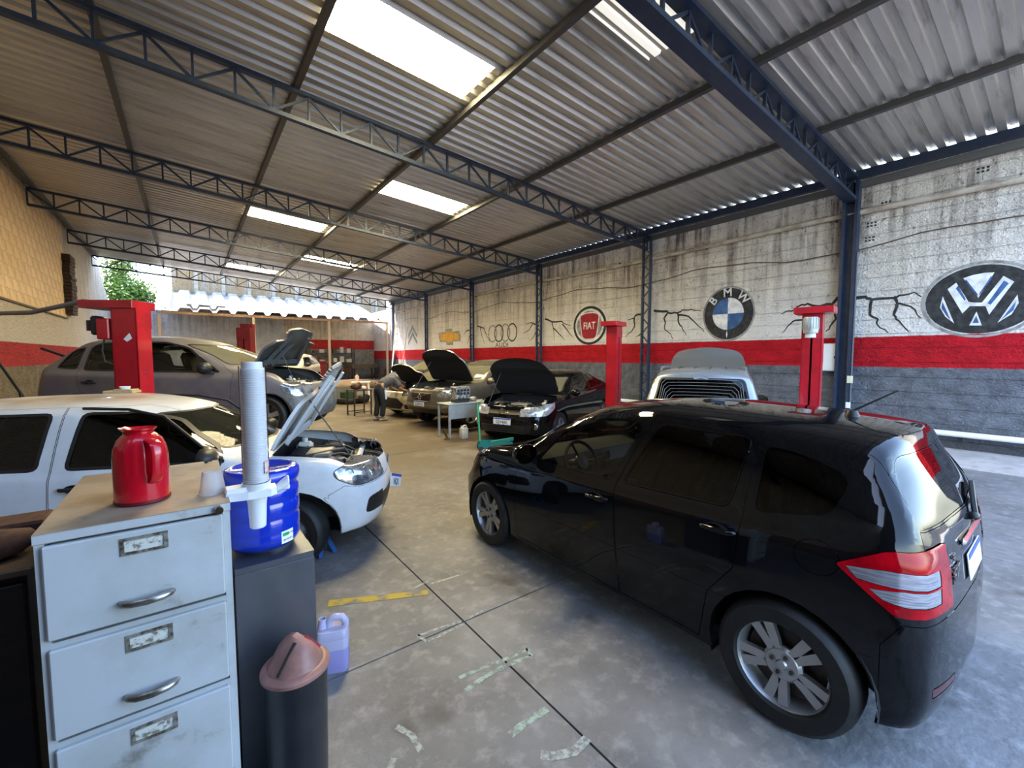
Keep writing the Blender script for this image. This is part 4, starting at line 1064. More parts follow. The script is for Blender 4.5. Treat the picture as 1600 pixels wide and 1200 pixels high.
cuts = hatch_cuts(fitd, glass_dark, [(.60, .935), (.40, 1.20), (.10, 1.325), (-.335, 1.355), (-.18, .955)],
                  [(-.27, .96), (-.435, 1.355), (-1.0, 1.345), (-.965, .99)], [(-1.085, .995), (-1.065, 1.325), (-1.22, 1.31), (-1.42, 1.25), (-1.445, 1.2), (-1.40, 1.06)],
                  [('front_door', [(.80, .235), (.83, .60), (.80, .93), (.45, 1.255), (.1, 1.37), (-.375, 1.40), (-.225, .93), (-.29, .235)]),
                   ('rear_door', [(-.295, .235), (-.23, .93), (-.385, 1.40), (-1.03, 1.385), (-1.045, .95), (-1.02, .70), (-.89, .52), (-.84, .235)])],
                  extra=fx, front_glass=glass_clear, screen=glass_clear, backlight=glass_dark)
# the open driver's window: no pane on that side
fit, fo, fB = make_car('hatchback', 'shiny black hatchback with silver double-spoke wheels in the right foreground', 'car', fitd, (3.03, 2.03, 0), PI / 2, gloss_black, cuts, glass_dark, wheels='double', du=.06, nv=6)
def skin_y(B, x, z, s=1):
    best = None
    for v in B.bm.verts:
        if v.co.y * s > 0 and abs(v.co.x - x) < .08 and abs(v.co.z - z) < .08:
            dd = (v.co.x - x) ** 2 + (v.co.z - z) ** 2
            if best is None or dd < best[0]: best = (dd, v.co.y)
    return best[1] if best else s * .8
for s in (1, -1):
    for dn, x, z in (('front_door', -.10, .825), ('rear_door', -.93, .875)):
        p = fo.get((dn, s)); handle(p or fit, x, skin_y(fB, x, z, s), z, s, gloss_black)
    for nm in ('lamp_strip', 'lamp_strip_low'):
        if fo.get((nm, s)) and fo.get(('tail_lamp', s)): fo[(nm, s)].parent = fo[('tail_lamp', s)]
    if fo.get(('tail_lamp', s)): fo[('tail_lamp', s)]['label'] = 'red tail lamp with two clear strips'
# black B pillar trim, roof gutters, aerial, rear wiper, spoiler edge, badge, plate
for s in (1, -1):
    g = MB(); pts = [(x, s * (.60 * .848 - .015 - .012 * abs(x + .5)), z) for x, z in ((.1, 1.375), (-.2, 1.412), (-.6, 1.418), (-1.0, 1.40), (-1.3, 1.375))]
    g.tube([(p[0], p[1], skz) for p, skz in zip(pts, [p[2] for p in pts])], .008, 6); g.build('roof_gutter', black_plastic, fit, 50)
a = MB(); a.lathe([(0, .03), (.022, .025), (.034, .0), (.036, -.02)], (-1.28, .05, 1.455), 14)
ar = a.build('aerial', black_plastic, fit, 50); MB().tube([(-1.27, .05, 1.47), (-1.46, -.0, 1.60)], [.0075, .004], 6).build('aerial_rod', black_plastic, ar)
w = MB(); w.tube([*[(surf_x(fB, y_, z_) - .018, y_, z_) for y_, z_ in ((-.02, 1.0), (-.10, 1.035), (-.24, 1.06), (-.40, 1.09))]], .012, 6); w.box((surf_x(fB, -.03, 1.0) - .012, -.03, 1.0), (.04, .07, .035), bev=.012)
w.build('rear_wiper', black_plastic, fit, 50)
MB().box((surf_x(fB, 0, .935) - .002, 0, .935), (.024, .5, .03), bev=.01).build('tailgate_chrome_bar', chrome, fit)
b = text('badge', 'FIT', .10, chrome, fit, (surf_x(fB, .40, .84) - .002, .40, .84), (PI / 2, 0, -PI / 2), .003, bold=.001)
text('badge', 'EXL', .035, chrome, fit, (surf_x(fB, .40, .91) - .002, .40, .91), (PI / 2, 0, -PI / 2), .002)
pa_ = (surf_x(fB, 0, .87), surf_x(fB, 0, .74)); number_plate(fit, '', (pa_[0] + pa_[1]) / 2 - .004, 0, .805, Matrix.Rotation(-PI / 2, 4, 'Z') @ Matrix.Rotation(-math.atan2(pa_[0] - pa_[1], .13), 4, 'X'), w=.36, h=.12)
mir = MB().box((.60, .36, 1.13), (.03, .2, .06), bev=.02).bar((.62, .36, 1.15), (.62, .36, 1.22), .012); mir.build('phone_holder', black_plastic, fit)

# ---------------------------------------------------------- white hatchback, left, bonnet up
white_paint = M('white_paint', (.66, .68, .70), .3, 0, (.58, .59, .59), 3, coat=.5, c3=(.34, .30, .25), s3=5, lo3=.68, hi3=.8)
dust(white_paint, 1.36, 1.42, (.27, .20, .13), .9)
unod = dict(W=.82, F=1.82, R=-2.0, zb=.23, zl=.82, xc=.74, zc=.96, zbf=.915, zbr=.95, xrf=.02, zrf=1.37, xm=-.55, zm=1.44, xrr=-1.6, zrr=1.39,
            xtg=-1.95, ztg=.95, xa=1.03, xb=-1.32, r=.285, arch=.085, rw=.66, zsh=.60, th=.945, paint=white_paint, seatx=-.2, mirmat=black_plastic, mir=(.46, .99), ft=.09, tw=.18)
hl = lambda c, n: abs(c.y) > .34 and c.x > 1.2
ux = [(('head_lamp', rpoly([(1.950, .655), (1.950, .79), (1.700, .845), (1.460, .84), (1.350, .80), (1.370, .73), (1.530, .645)], .05, 4), 'side', hl), dict(mat=lamp_glass, off=.006, sides=True, rim=(.008, 'lamp_rim', black_plastic, .002))),
      (('fog_lamp_cover', rpoly([(1.80, .375), (1.80, .535), (1.640, .52), (1.610, .385)], .035), 'side', lambda c, n: abs(c.y) > .46 and c.x > 1.35), dict(mat=black_plastic, off=.003, gap=.002, sides=True)),
      (('front_grille', rpoly([(-.42, .30), (.42, .30), (.5, .50), (-.5, .50)], .04), 'front', lambda c, n: c.x > 1.55), dict(mat=black_plastic, off=-.01)),
      (('front_bumper', [(2.050, .18), (2.050, .64), (1.550, .64), (1.45, .665), (1.26, .57), (1.20, .18)], 'side', lambda c, n: c.x > 1.3), dict(mat=white_paint, gap=.004))]
ucuts = hatch_cuts(unod, glass_dark, [(.56, .925), (.45, 1.04), (.15, 1.255), (-.12, 1.335), (-.46, 1.345), (-.50, .935)],
                   [(-.66, .94), (-.64, 1.345), (-1.2, 1.34), (-1.36, .95)], [(-1.46, .96), (-1.32, 1.32), (-1.55, 1.29), (-1.8, 1.0)],
                   [('front_door', [(.74, .25), (.80, .60), (.78, .90), (.56, 1.05), (.16, 1.315), (-.12, 1.375), (-.57, 1.385), (-.585, .25)]),
                    ('rear_door', [(-.59, .25), (-.575, 1.385), (-1.24, 1.375), (-1.42, .95), (-1.40, .70), (-1.0, .52), (-.94, .25)])],
                   extra=ux, front_glass=None, screen=GL('dusty_tan_windscreen', (.13, .12, .09), .04, 1.2, .05))
uno, uo, uB = make_car('hatchback', 'dusty white hatchback with its bonnet up behind the grey drawers', 'car', unod, (-.02, 5.02, 0), rad(-22), white_paint, ucuts, glass_dark,
                       hood=dict(poly=rpoly([(.86, -.68), (.86, .68), (1.25, .68), (1.57, .60), (1.71, .30), (1.75, 0), (1.71, -.30), (1.57, -.60), (1.25, -.68)], .05), hinge=(.82, .95), angle=66,
                                 mat=M('hood_under_grey', (.36, .37, .37), .5, 0, (.2, .2, .2), 5), ribmat=M('hood_frame_white', (.5, .51, .51), .5),
                                 ribs=[((.92, -.5, .86), (1.62, -.44, .76)), ((.92, .5, .86), (1.62, .44, .76)), ((.92, -.5, .86), (1.55, 0, .78)), ((.92, .5, .86), (1.55, 0, .78)), ((.97, -.55, .86), (.97, .55, .86))]),
                       wheels='steel', rimmat=M('steel_rim', (.08, .08, .085), .5, .5), steer=rad(-20), du=.07, nv=5)
for s in (1, -1):
    for dn, x, z in (('front_door', -.42, .80), ('rear_door', -1.25, .82)):
        p = uo.get((dn, s)); handle(p or uno, x, skin_y(uB, x, z, s), z, s, black_plastic)
    h = uo.get(('head_lamp', s))
    if h:
        for x, z, rr in ((1.48, .755, .048), (1.63, .745, .06)):
            m = MB(); m.lathe([(0, -.02), (rr * .7, -.01), (rr, .006), (rr * 1.08, .002)], (0, 0, 0), 18, 'y'); y = skin_y(uB, x, z, s)
            m.v = [(x + v[0] * .8 - abs(v[1]) * 0, y + s * v[1] + s * .004 - (v[0]) * s * (.55 if x > 1.6 else .25), z + v[2]) for v in m.v]; m.build('lamp_reflector', chrome, h, 50)
    MB().tube([(.42, s * .735, 1.02), (.1, s * .66, 1.305), (-.15, s * .625, 1.365), (-.45, s * .61, 1.38)], .012, 6).build('rain_deflector', black_plastic, uno, 50)
number_plate(uno, 'NQX', 1.87, -.12, .50, Matrix.Rotation(rad(75), 4, 'Z') @ Matrix.Rotation(rad(18), 4, 'Y'))
bd = MB().lathe([(0, .012), (.04, .01), (.055, 0)], (0, 0, 0), 18, 'x'); bd.v = [(v[0] + 1.785, v[1], v[2] + .715) for v in bd.v]
bd.build('round_badge', M('badge_blue', (.05, .12, .3), .3, .3), uno, 50)
st = MB(); st.tube([(1.17, -.6, .30), (1.2, -.55, .2), (1.3, -.4, .16), (1.5, -.35, .22)], .02, 8); st.build('suspension_arm', dark_metal, uno, 50)

# ---------------------------------------------------------- grey-lilac hatchback on the left lift, bonnet up
clio_paint = M('dusty_lilac_grey', (.135, .12, .13), .45, 0, (.17, .15, .13), 2.5, coat=.15)
cliod = dict(W=.82, F=1.80, R=-1.95, zb=.20, zl=.74, xc=.92, zc=.95, zbf=.88, zbr=.94, xrf=.05, zrf=1.35, xm=-.5, zm=1.42, xrr=-1.35, zrr=1.36, xtg=-1.86, ztg=.93,
             xa=1.22, xb=-1.25, r=.285, arch=.05, rw=.66, zsh=.58, paint=clio_paint, seatx=-.15, mirmat=black_plastic, mir=(.48, .96))
ccuts = hatch_cuts(cliod, glass_clear, [(.62, .90), (.1, 1.24), (-.22, 1.325), (-.5, 1.325), (-.53, .91)], [(-.66, .92), (-.64, 1.32), (-1.1, 1.31), (-1.2, 1.26), (-1.2, .93)],
                   [(-1.28, .94), (-1.28, 1.26), (-1.45, 1.22), (-1.58, .96)],
                   [('front_door', [(.75, .24), (.80, .88), (.58, 1.02), (.12, 1.29), (-.2, 1.36), (-.58, 1.37), (-.6, .24)]), ('rear_door', [(-.605, .24), (-.585, 1.37), (-1.2, 1.35), (-1.27, .9), (-1.22, .66), (-.96, .5), (-.92, .24)])],
                   extra=[(('head_lamp', rpoly([(2.1, .56), (2.1, .68), (1.62, .78), (1.40, .74), (1.44, .62), (1.6, .56)], .04), 'side', lambda c, n: abs(c.y) > .38 and c.x > 1.2), dict(mat=lamp_glass, off=.003, gap=.003, sides=True)),
                          (('front_bumper', [(2.2, .18), (2.2, .54), (1.52, .54), (1.48, .18)], 'side', lambda c, n: c.x > 1.4), dict(mat=M('bumper_grey', (.16, .165, .16), .5, 0, (.08, .08, .08), 5), gap=.004))], screen=glass_dusty)
clio, co, cB = make_car('hatchback', 'grey lilac hatchback raised on the left lift with bonnet up', 'car', cliod, (.27, 8.07, 0), rad(-35), clio_paint, ccuts, glass_clear,
                        hood=dict(poly=rpoly([(1.0, -.66), (1.0, .66), (1.45, .64), (1.64, .45), (1.70, 0), (1.64, -.45), (1.45, -.64)], .05), hinge=(.96, .94), angle=70, mat=M('hood_under_dark', (.035, .04, .042), .5, 0, (.06, .065, .065), 4),
                                  ribmat=M('hood_frame_dark', (.07, .08, .085), .4), ribs=[((1.05, -.5, .85), (1.55, -.3, .72)), ((1.05, .5, .85), (1.55, .3, .72)), ((1.05, -.3, .86), (1.6, .1, .74)), ((1.1, -.55, .85), (1.1, .55, .85))]), lift=.66, steer=0)
for s in (1, -1):
    for dn, x, z in (('front_door', -.42, .74), ('rear_door', -1.08, .77)):
        p = co.get((dn, s)); handle(p or clio, x, skin_y(cB, x, z, s), z, s, black_plastic)
MB().tube([(-1.9, -.2, 1.10), (-2.02, -.25, 1.16), (-2.18, -.32, 1.24)], .02, 6).build('rear_wiper', black_plastic, clio)

# ---------------------------------------------------------- silver-blue hatch between the right lift posts, seen from behind
silver_paint = M('silver_blue_paint', (.30, .335, .37), .3, .5, coat=.7)
fordd = dict(W=.80, F=2.08, R=-1.85, zb=.22, zl=.84, xc=.9, zc=1.04, zbf=1.0, zbr=1.04, xrf=.1, zrf=1.52, xm=-.45, zm=1.62, xrr=-1.45, zrr=1.59, xtg=-1.80, ztg=1.04,
             xa=1.30, xb=-1.22, r=.30, rw=.70, paint=silver_paint, mirmat=black_plastic)
fcuts = hatch_cuts(fordd, glass_dark, [(.5, 1.03), (.05, 1.39), (-.45, 1.51), (-.48, 1.05)], [(-.6, 1.05), (-.58, 1.51), (-1.15, 1.49), (-1.25, 1.07)], [(-1.33, 1.08), (-1.28, 1.47), (-1.45, 1.44), (-1.6, 1.10)],
                   [('front_door', [(.72, .25), (.72, .95), (.05, 1.44), (-.53, 1.55), (-.54, .25)]), ('rear_door', [(-.55, .25), (-.54, 1.55), (-1.22, 1.53), (-1.3, .9), (-.95, .5), (-.92, .25)])])
ford, do_, dB = make_car('hatchback', 'silver blue hatchback seen from behind between the right red posts', 'car', fordd, (6.7, 3.65, 0), rad(27), silver_paint, fcuts, glass_dark, hood_tone=M('hood_dark_reflection', (.10, .10, .095), .4),  # silver bonnet coloured darker to stand in for its dark reflection
                         hood=dict(poly=rpoly([(.97, -.66), (.97, .66), (1.75, .63), (1.9, .5), (1.96, 0), (1.9, -.5), (1.75, -.63)], .15), hinge=(.95, 1.02), angle=76, mat=M('hood_under_ford', (.10, .10, .095), .8)), cabin=True)
rw_ = do_.get(('rear_window', 0))
for y_ in (-.30, -.10, .10, .30): MB().box((-.75, y_, 1.622), (.9, .012, .012)).build('roof_groove', dark_metal, ford)
for k in range(8):
    hm = MB(); z0 = 1.475 - .04 * k; wy = .48 - .022 * k
    pts = [(wy + .05, 1.10), (wy + .015, (1.10 + z0) / 2), (wy, z0 - .05), (wy - .05, z0), (wy * .5, z0 + .006), (0, z0 + .008), (-wy * .5, z0 + .006), (-wy + .05, z0), (-wy, z0 - .05), (-wy - .015, (1.10 + z0) / 2), (-wy - .05, 1.10)]
    hm.tube([(surf_x(dB, a, b_) - .004, a, b_) for a, b_ in pts], .0022, 5)
    hm.build('heater_wire', M('heater_wire', (.26, .26, .25), .6), rw_ or ford)
MB().lathe([(0, .006), (.07, .004), (.08, 0)], n=20, axis='x').build('oval_badge', M('badge_grey', (.3, .33, .38), .4), ford).matrix_local = Matrix.Translation((surf_x(dB, 0, 1.50) - .006, 0, 1.50)) @ Matrix.Diagonal((1, 1.1, .35, 1))
MB().box((surf_x(dB, 0, 1.16), 0, 1.16), (.03, .24, .03), bev=.01).build('brake_light', red_lens, ford)
for s in (1, -1): MB().tube([(.02, s * .52, 1.55), (-.03, s * .52, 1.61), (-1.15, s * .53, 1.63), (-1.25, s * .53, 1.58)], .014, 8).build('roof_rail', silver_paint, ford, 50)

# ---------------------------------------------------------- black saloon facing the aisle
c4d = dict(W=.89, F=2.20, R=-2.25, zb=.22, zl=.80, xc=1.12, zc=.96, zbf=.93, zbr=1.02, xrf=.2, zrf=1.37, xm=-.45, zm=1.46, xrr=-1.35, zrr=1.33, xtg=-2.02, ztg=1.04,
           xa=1.32, xb=-1.32, r=.32, rw=.64, zsh=.62, paint=gloss_black, ft=.1)
fl_ = lambda c, n: c.x > 1.4
c4c = hatch_cuts(c4d, glass_dark, [(.75, .96), (.15, 1.29), (-.40, 1.365), (-.42, 1.0)], [(-.52, 1.0), (-.5, 1.365), (-1.1, 1.33), (-1.42, 1.22), (-1.5, 1.06)], None,
                 [('front_door', [(.85, .26), (.9, .9), (.18, 1.33), (-.46, 1.40), (-.48, .26)]), ('rear_door', [(-.485, .26), (-.465, 1.40), (-1.2, 1.35), (-1.52, 1.2), (-1.5, .8), (-1.05, .5), (-1.0, .26)])],
                 extra=[(('head_lamp', rpoly([(2.3, .60), (2.3, .68), (1.95, .82), (1.55, .86), (1.60, .74), (1.85, .62)], .03), 'side', lambda c, n: abs(c.y) > .40 and c.x > 1.4), dict(mat=M('bright_headlamp', (.62, .66, .70), .12, .5, (.25, .27, .3), 20, coat=1.), off=.004, gap=.003, sides=True)),
                        (('chrome_grille', rpoly([(-.42, .64), (.42, .64), (.46, .72), (-.46, .72)], .02), 'front', fl_), dict(mat=chrome, off=.003)),
                        (('lower_grille', rpoly([(-.55, .26), (.55, .26), (.62, .44), (-.62, .44)], .04), 'front', fl_), dict(mat=black_plastic, off=-.008))], screen=glass_dusty)
c4x, c4y, c4r = 4.90, 6.80, 202
c4, ko, kB = make_car('saloon', 'black saloon with bonnet up and blue topped number plate', 'car', c4d, (c4x + 2.2 * math.cos(rad(22)), c4y + 2.2 * math.sin(rad(22)), 0), rad(c4r), gloss_black, c4c, glass_dark,
                      hood=dict(poly=rpoly([(1.15, -.76), (1.15, .76), (1.72, .76), (1.96, .62), (2.06, .36), (2.09, 0), (2.06, -.36), (1.96, -.62), (1.72, -.76)], .15, 3), hinge=(1.12, .95), angle=64, over=('head_lamp', 'chrome_grille')), wheels='plain')
number_plate(c4, 'GJV4J81', 2.215, .0, .50, Matrix.Rotation(PI / 2, 4, 'Z'))
ch = MB()
for dz in (0, .045): ch.add([(2.195, -.09, .645 + dz), (2.205, 0, .70 + dz), (2.195, .09, .645 + dz), (2.195, .09, .668 + dz), (2.205, 0, .725 + dz), (2.195, -.09, .668 + dz)], [(0, 1, 4, 5), (1, 2, 3, 4)])
ch.build('chevron_badge', chrome, c4)
gb = MB()
for z in (.29, .33, .37, .41): gb.box((2.19, 0, z), (.015, 1.0, .012))
gb.build('grille_bars', dark_metal, c4)
for s in (1, -1): MB().lathe([(0, .01), (.05, .012), (.065, .0)], (2.06, s * .66, .42), 16, 'x').build('fog_lamp', lamp_glass, c4)

# ---------------------------------------------------------- bronze-grey SUV
volvo_paint = M('bronze_grey_paint', (.17, .15, .115), .32, .45, (.13, .115, .09), 2, coat=.6)
vd = dict(W=.945, F=2.25, R=-2.3, zb=.38, zl=.97, xc=1.12, zc=1.13, zbf=1.08, zbr=1.18, xrf=.2, zrf=1.60, xm=-.5, zm=1.69, xrr=-1.75, zrr=1.60, xtg=-2.15, ztg=1.16,
          xa=1.36, xb=-1.40, r=.35, arch=.06, rw=.68, zsh=.74, paint=volvo_paint, ft=.08)
vc = hatch_cuts(vd, glass_dark, [(.75, 1.12), (.15, 1.48), (-.4, 1.57), (-.42, 1.14)], [(-.54, 1.14), (-.52, 1.57), (-1.2, 1.55), (-1.3, 1.18)], [(-1.42, 1.2), (-1.34, 1.54), (-1.7, 1.48), (-1.9, 1.25)],
                [('front_door', [(.9, .38), (.92, 1.06), (.18, 1.53), (-.47, 1.62), (-.48, .38)]), ('rear_door', [(-.485, .38), (-.475, 1.62), (-1.28, 1.6), (-1.36, 1.1), (-1.02, .6), (-1.0, .38)])],
                extra=[(('front_grille', rpoly([(-.36, .68), (.36, .68), (.42, .89), (-.42, .89)], .03), 'front', fl_), dict(mat=black_plastic, off=-.006, rim=(.02, 'grille_frame', chrome, .006))),
                       (('head_lamp', rpoly([(2.4, .78), (2.4, .90), (2.0, .98), (1.75, 1.0), (1.8, .86), (2.05, .78)], .03), 'side', lambda c, n: abs(c.y) > .52 and c.x > 1.5), dict(mat=lamp_glass, off=.003, gap=.003, sides=True)),
                       (('lower_grille', rpoly([(-.7, .38), (.7, .38), (.62, .50), (-.62, .50)], .03), 'front', fl_), dict(mat=black_plastic, off=-.006)),
                       (('front_bumper', [(2.5, .33), (2.5, .66), (1.85, .66), (1.78, .33)], 'side', lambda c, n: c.x > 1.6), dict(mat=volvo_paint, gap=.004))], screen=glass_dusty)
vx, vy, va = 4.5, 9.75, 12
volvo, vo, vB = make_car('off_road_car', 'bronze grey off-road car with bonnet up behind the desk', 'car', vd, (vx + 2.25 * math.cos(rad(va)), vy + 2.25 * math.sin(rad(va)), 0), rad(180 + va), volvo_paint, vc, glass_dark,
                         hood=dict(poly=rpoly([(1.15, -.82), (1.15, .82), (1.75, .80), (2.0, .66), (2.1, .38), (2.13, 0), (2.1, -.38), (2.0, -.66), (1.75, -.80)], .12), hinge=(1.12, 1.12), angle=66, over=('head_lamp', 'front_grille')))
number_plate(volvo, 'EQI4D26', 2.262, 0, .62, Matrix.Rotation(PI / 2, 4, 'Z'))
g = MB(); g.bar((2.235, -.36, .70), (2.235, .36, .88), .02, .02)
gr_ = g.build('grille_slash', chrome, volvo); MB().lathe([(.05, 0), (.06, .012), (.07, 0)], (2.235, 0, .79), 18, 'x').build('grille_ring', chrome, gr_, 50)
gb = MB()
for k in range(5): gb.box((2.225, 0, .70 + k * .04), (.015, .7, .01))
gb.build('grille_bars', dark_metal, volvo)

# ---------------------------------------------------------- pale gold small hatch with the mechanic
gold_paint = M('pale_gold_paint', (.52, .45, .31), .3, .35, (.45, .39, .27), 2, coat=.6)
pd = dict(W=.86, F=2.0, R=-2.0, zb=.20, zl=.76, xc=1.05, zc=.97, zbf=.93, zbr=1.0, xrf=.15, zrf=1.38, xm=-.5, zm=1.46, xrr=-1.4, zrr=1.4, xtg=-1.85, ztg=.98, xa=1.22, xb=-1.26, r=.30, rw=.64, paint=gold_paint, ft=.1)
pc = hatch_cuts(pd, glass_dark, [(.7, .96), (.1, 1.29), (-.42, 1.365), (-.44, .98)], [(-.55, .98), (-.53, 1.365), (-1.2, 1.33), (-1.4, 1.04)], None,
                [('front_door', [(.8, .25), (.85, .9), (.12, 1.34), (-.48, 1.41), (-.5, .25)]), ('rear_door', [(-.505, .25), (-.485, 1.41), (-1.25, 1.37), (-1.4, .9), (-.98, .5), (-.95, .25)])],
                extra=[(('lower_grille', rpoly([(-.42, .28), (.42, .28), (.55, .42), (.3, .58), (-.3, .58), (-.55, .42)], .02), 'front', fl_), dict(mat=black_plastic, off=-.006)),
                       (('side_grille', rpoly([(1.66, .28), (2.2, .28), (2.2, .40), (1.75, .42)], .02), 'side', lambda c, n: .56 < abs(c.y) and c.x > 1.5), dict(mat=black_plastic, off=-.003, sides=True)),
                       (('head_lamp', rpoly([(2.2, .64), (2.2, .70), (1.7, .85), (1.45, .88), (1.5, .76), (1.8, .66)], .02), 'side', lambda c, n: abs(c.y) > .42 and c.x > 1.3), dict(mat=lamp_glass, off=.003, gap=.003, sides=True))], screen=glass_dusty)
px_, py_, pa = 4.62, 11.98, 12
gold, po, pB = make_car('hatchback', 'pale gold hatchback with bonnet up and a mechanic bent into it', 'car', pd, (px_ + 2 * math.cos(rad(pa)), py_ + 2 * math.sin(rad(pa)), 0), rad(180 + pa), gold_paint, pc, glass_dark,
                        hood=dict(poly=rpoly([(1.08, -.70), (1.08, .70), (1.6, .66), (1.8, .45), (1.87, 0), (1.8, -.45), (1.6, -.66)], .1), hinge=(1.05, .96), angle=60, over=('head_lamp',)))

# ---------------------------------------------------------- cars further back
def far_car(label, d, loc, rz, paint, lift=0.):
    d = dict(d); d['paint'] = paint; d.pop('_o', None)
    W = d['W']
    c = std_glass_cuts(d, glass_dark, None, GL('far_screen_' + paint.name, (.3, .3, .25), .05, 1.5, .6))
    c += [(('side_glass', rpoly([(.62, d['zbf'] + .03), (.1, d['zrf'] - .1), (-1.2, d['zrr'] - .06), (-1.5, d['zbr'] + .04)], .05), 'side', lambda q, n: abs(q.y) > .45 * W), dict(mat=glass_dark, off=-.006, sides=True)),
          (('head_lamp', rpoly([(d['F'] + .1, .6), (d['F'] + .1, .70), (d['F'] - .5, .8), (d['F'] - .45, .64)], .02), 'side', lambda q, n: abs(q.y) > .4 and q.x > 1.2), dict(mat=lamp_glass, off=.003, sides=True))]
    return make_car('hatchback', label, 'car', d, loc, rz, paint, c, glass_dark, cabin=True, du=.14, nv=3, lift=lift)
far_car('white roofed hatchback parked behind the pale gold one', pd, (8.3, 14.6, 0), rad(188), M('far_white', (.62, .62, .58), .35))
far_car('dark brown wagon furthest along the painted wall', vd, (9.0, 17.9, 0), rad(188), M('far_dark', (.05, .042, .038), .35, coat=.5))
far_car('pale dusty hatchback on the rear lift behind the lilac grey car', cliod, (3.3, 19.6, 0), rad(-118), M('far_pale', (.40, .38, .33), .4), lift=.48)
# ================================================================== THINGS IN THE WORKSHOP
# ---- filing cabinet
cab_paint = M('cabinet_grey', (.52, .55, .565), .5, .1, (.42, .43, .41), 3.5, .45, .7, c3=(.16, .15, .13), s3=7, lo3=.60, hi3=.78, st3=(1, 1, 1))
cab_top = M('cabinet_top_worn', (.42, .34, .24), .45, .1, (.24, .17, .10), 3.0, .42, .66, c3=(.12, .09, .06), s3=8, lo3=.62, hi3=.8)
fc = empty('filing_cabinet', (-.1325, 2.03, 0), 0, 'scuffed grey steel filing cabinet with four drawers at the front left', 'cabinet')
m = MB(); w, d_, h = .443, .72, 1.30
for sx in (-1, 1): m.box((sx * (w / 2 - .01), 0, h / 2), (.02, d_, h - .004))
m.box((0, d_ / 2 - .008, h / 2), (w, .016, h - .004)); m.box((0, 0, .03), (w - .02, d_ - .02, .06)); m.box((0, .01, h / 2), (w - .05, d_ - .06, h - .08))
for z in (.37, .70, .99, 1.288): m.box((0, -d_ / 2 + .012, z - (.009 if z < 1.2 else 0)), (w, .022, .018 if z < 1.2 else .022))
m.build('body', cab_paint, fc)
m = MB(); m.prism([(-w / 2 - .002, -d_ / 2 - .002), (w / 2 + .002, -d_ / 2 - .002), (w / 2 + .002, d_ / 2 + .002), (-w / 2 - .002, d_ / 2 + .002)], 1.298, 1.303)
m.box((0, -d_ / 2 - .001, 1.288), (w + .004, .004, .026)); tag(m.build('top_panel', cab_top, fc), 'rust brown stained top')
MB().box((0, -d_ / 2 - .003, 1.289), (w + .003, .002, .024)).build('front_edge', cab_paint, fc)
for k, (z0, z1) in enumerate(((1.0, 1.272), (.712, .978), (.385, .688), (.07, .358))):
    dr = MB().box((-.003, -d_ / 2 - .006, (z0 + z1) / 2), (w - .036, .02, z1 - z0 - .006), bev=.004).build('drawer', cab_paint, fc)
    zc = z1 - .045; xl = .006
    # label holder frame with torn paper
    MB().ring([(xl - .055, zc - .026), (xl + .055, zc - .026), (xl + .055, zc + .026), (xl - .055, zc + .026)], [(xl - .046, zc - .017), (xl + .044, zc - .017), (xl + .044, zc + .017), (xl - .046, zc + .017)], -d_ / 2 - .019, -d_ / 2 - .015, 'xz').build('label_holder', M('label_steel', (.42, .41, .36), .4, .6, (.10, .08, .05), 40), dr)
    MB().prism([(xl - .045, zc - .016), (xl + .03, zc - .018), (xl + .044, zc + .01), (xl + .02, zc + .016), (xl - .046, zc + .012)], -d_ / 2 - .018, -d_ / 2 - .016, 'xz').build('torn_label', M('label_paper', (.62, .62, .56), .8, 0, (.2, .18, .14), 45, .5, .6), dr)
    zh = z0 + .062; hb = MB()
    pts = [(-.062, 0), (-.055, -.014), (-.035, -.026), (0, -.031), (.035, -.026), (.055, -.014), (.062, 0)]
    hb.tube([(xl + a, -d_ / 2 - .015 + b_, zh) for a, b_ in pts], [.006, .010, .0115, .012, .0115, .010, .006], 8)
    hb.v = [(x, y, zh + (z - zh) * 1.0) for x, y, z in hb.v]
    hb.build('handle', M('handle_steel', (.46, .44, .40), .3, .9, (.25, .22, .18), 20), dr, 60)
lk = MB(); lk.lathe([(0, -.02), (.012, -.02), (.014, -.004), (.0145, 0)], (.192, -d_ / 2 - .002, 1.286), 16, 'y'); lk.build('lock', chrome, fc, 40)
cp = MB(); cp.lathe([(0, .012), (.006, .012), (.007, 0)], (0, 0, 0), 10); cp.bar((0, 0, .006), (.022, .0, .006), .004)
c_ = cp.build('clip', black_plastic, None); c_.location = (.045, 2.35, 1.3035); tag(c_, 'tiny black clip near the back edge of the cabinet top', 'clip')

# ---- thermos
th_red = M('thermos_red', (.52, .004, .016), .22, 0, coat=.5)
tf = empty('thermos_flask', (-.14, 1.865, 1.3035), 0, 'glossy red thermos jug with fluted shoulders on the filing cabinet', 'thermos')
b = MB(); b.lathe([(0, 0), (.070, 0), (.074, .004), (.074, .012)], n=48); b.build('base', M('thermos_dark_red', (.12, .004, .01), .5), tf, 40)
b = MB(); b.lathe([(.0725, .012), (.0725, .06), (.072, .10)], n=72)
b.lathe([(.072, .10), (.0715, .15), (.068, .18), (.058, .207), (.045, .222), (.038, .228)], n=72, flute=.014, nf=18)
b.build('flask_body', th_red, tf, 50)
b = MB(); b.lathe([(.037, .226), (.037, .234), (.046, .2415), (.046, .2445), (.036, .238), (.030, .235), (.0, .235)], n=32)
b.v = [(x * (1.15 if x < -.03 else 1), y, z + (.003 if x < -.03 else 0)) for x, y, z in b.v]
b.build('spout_rim', th_red, tf, 50)
hd = MB(); q = Vector((.45, -.89, 0)).normalized()
hd.bar(q * .062 + Vector((0, 0, .205)), q * .10 + Vector((0, 0, .19)), .03, .016)
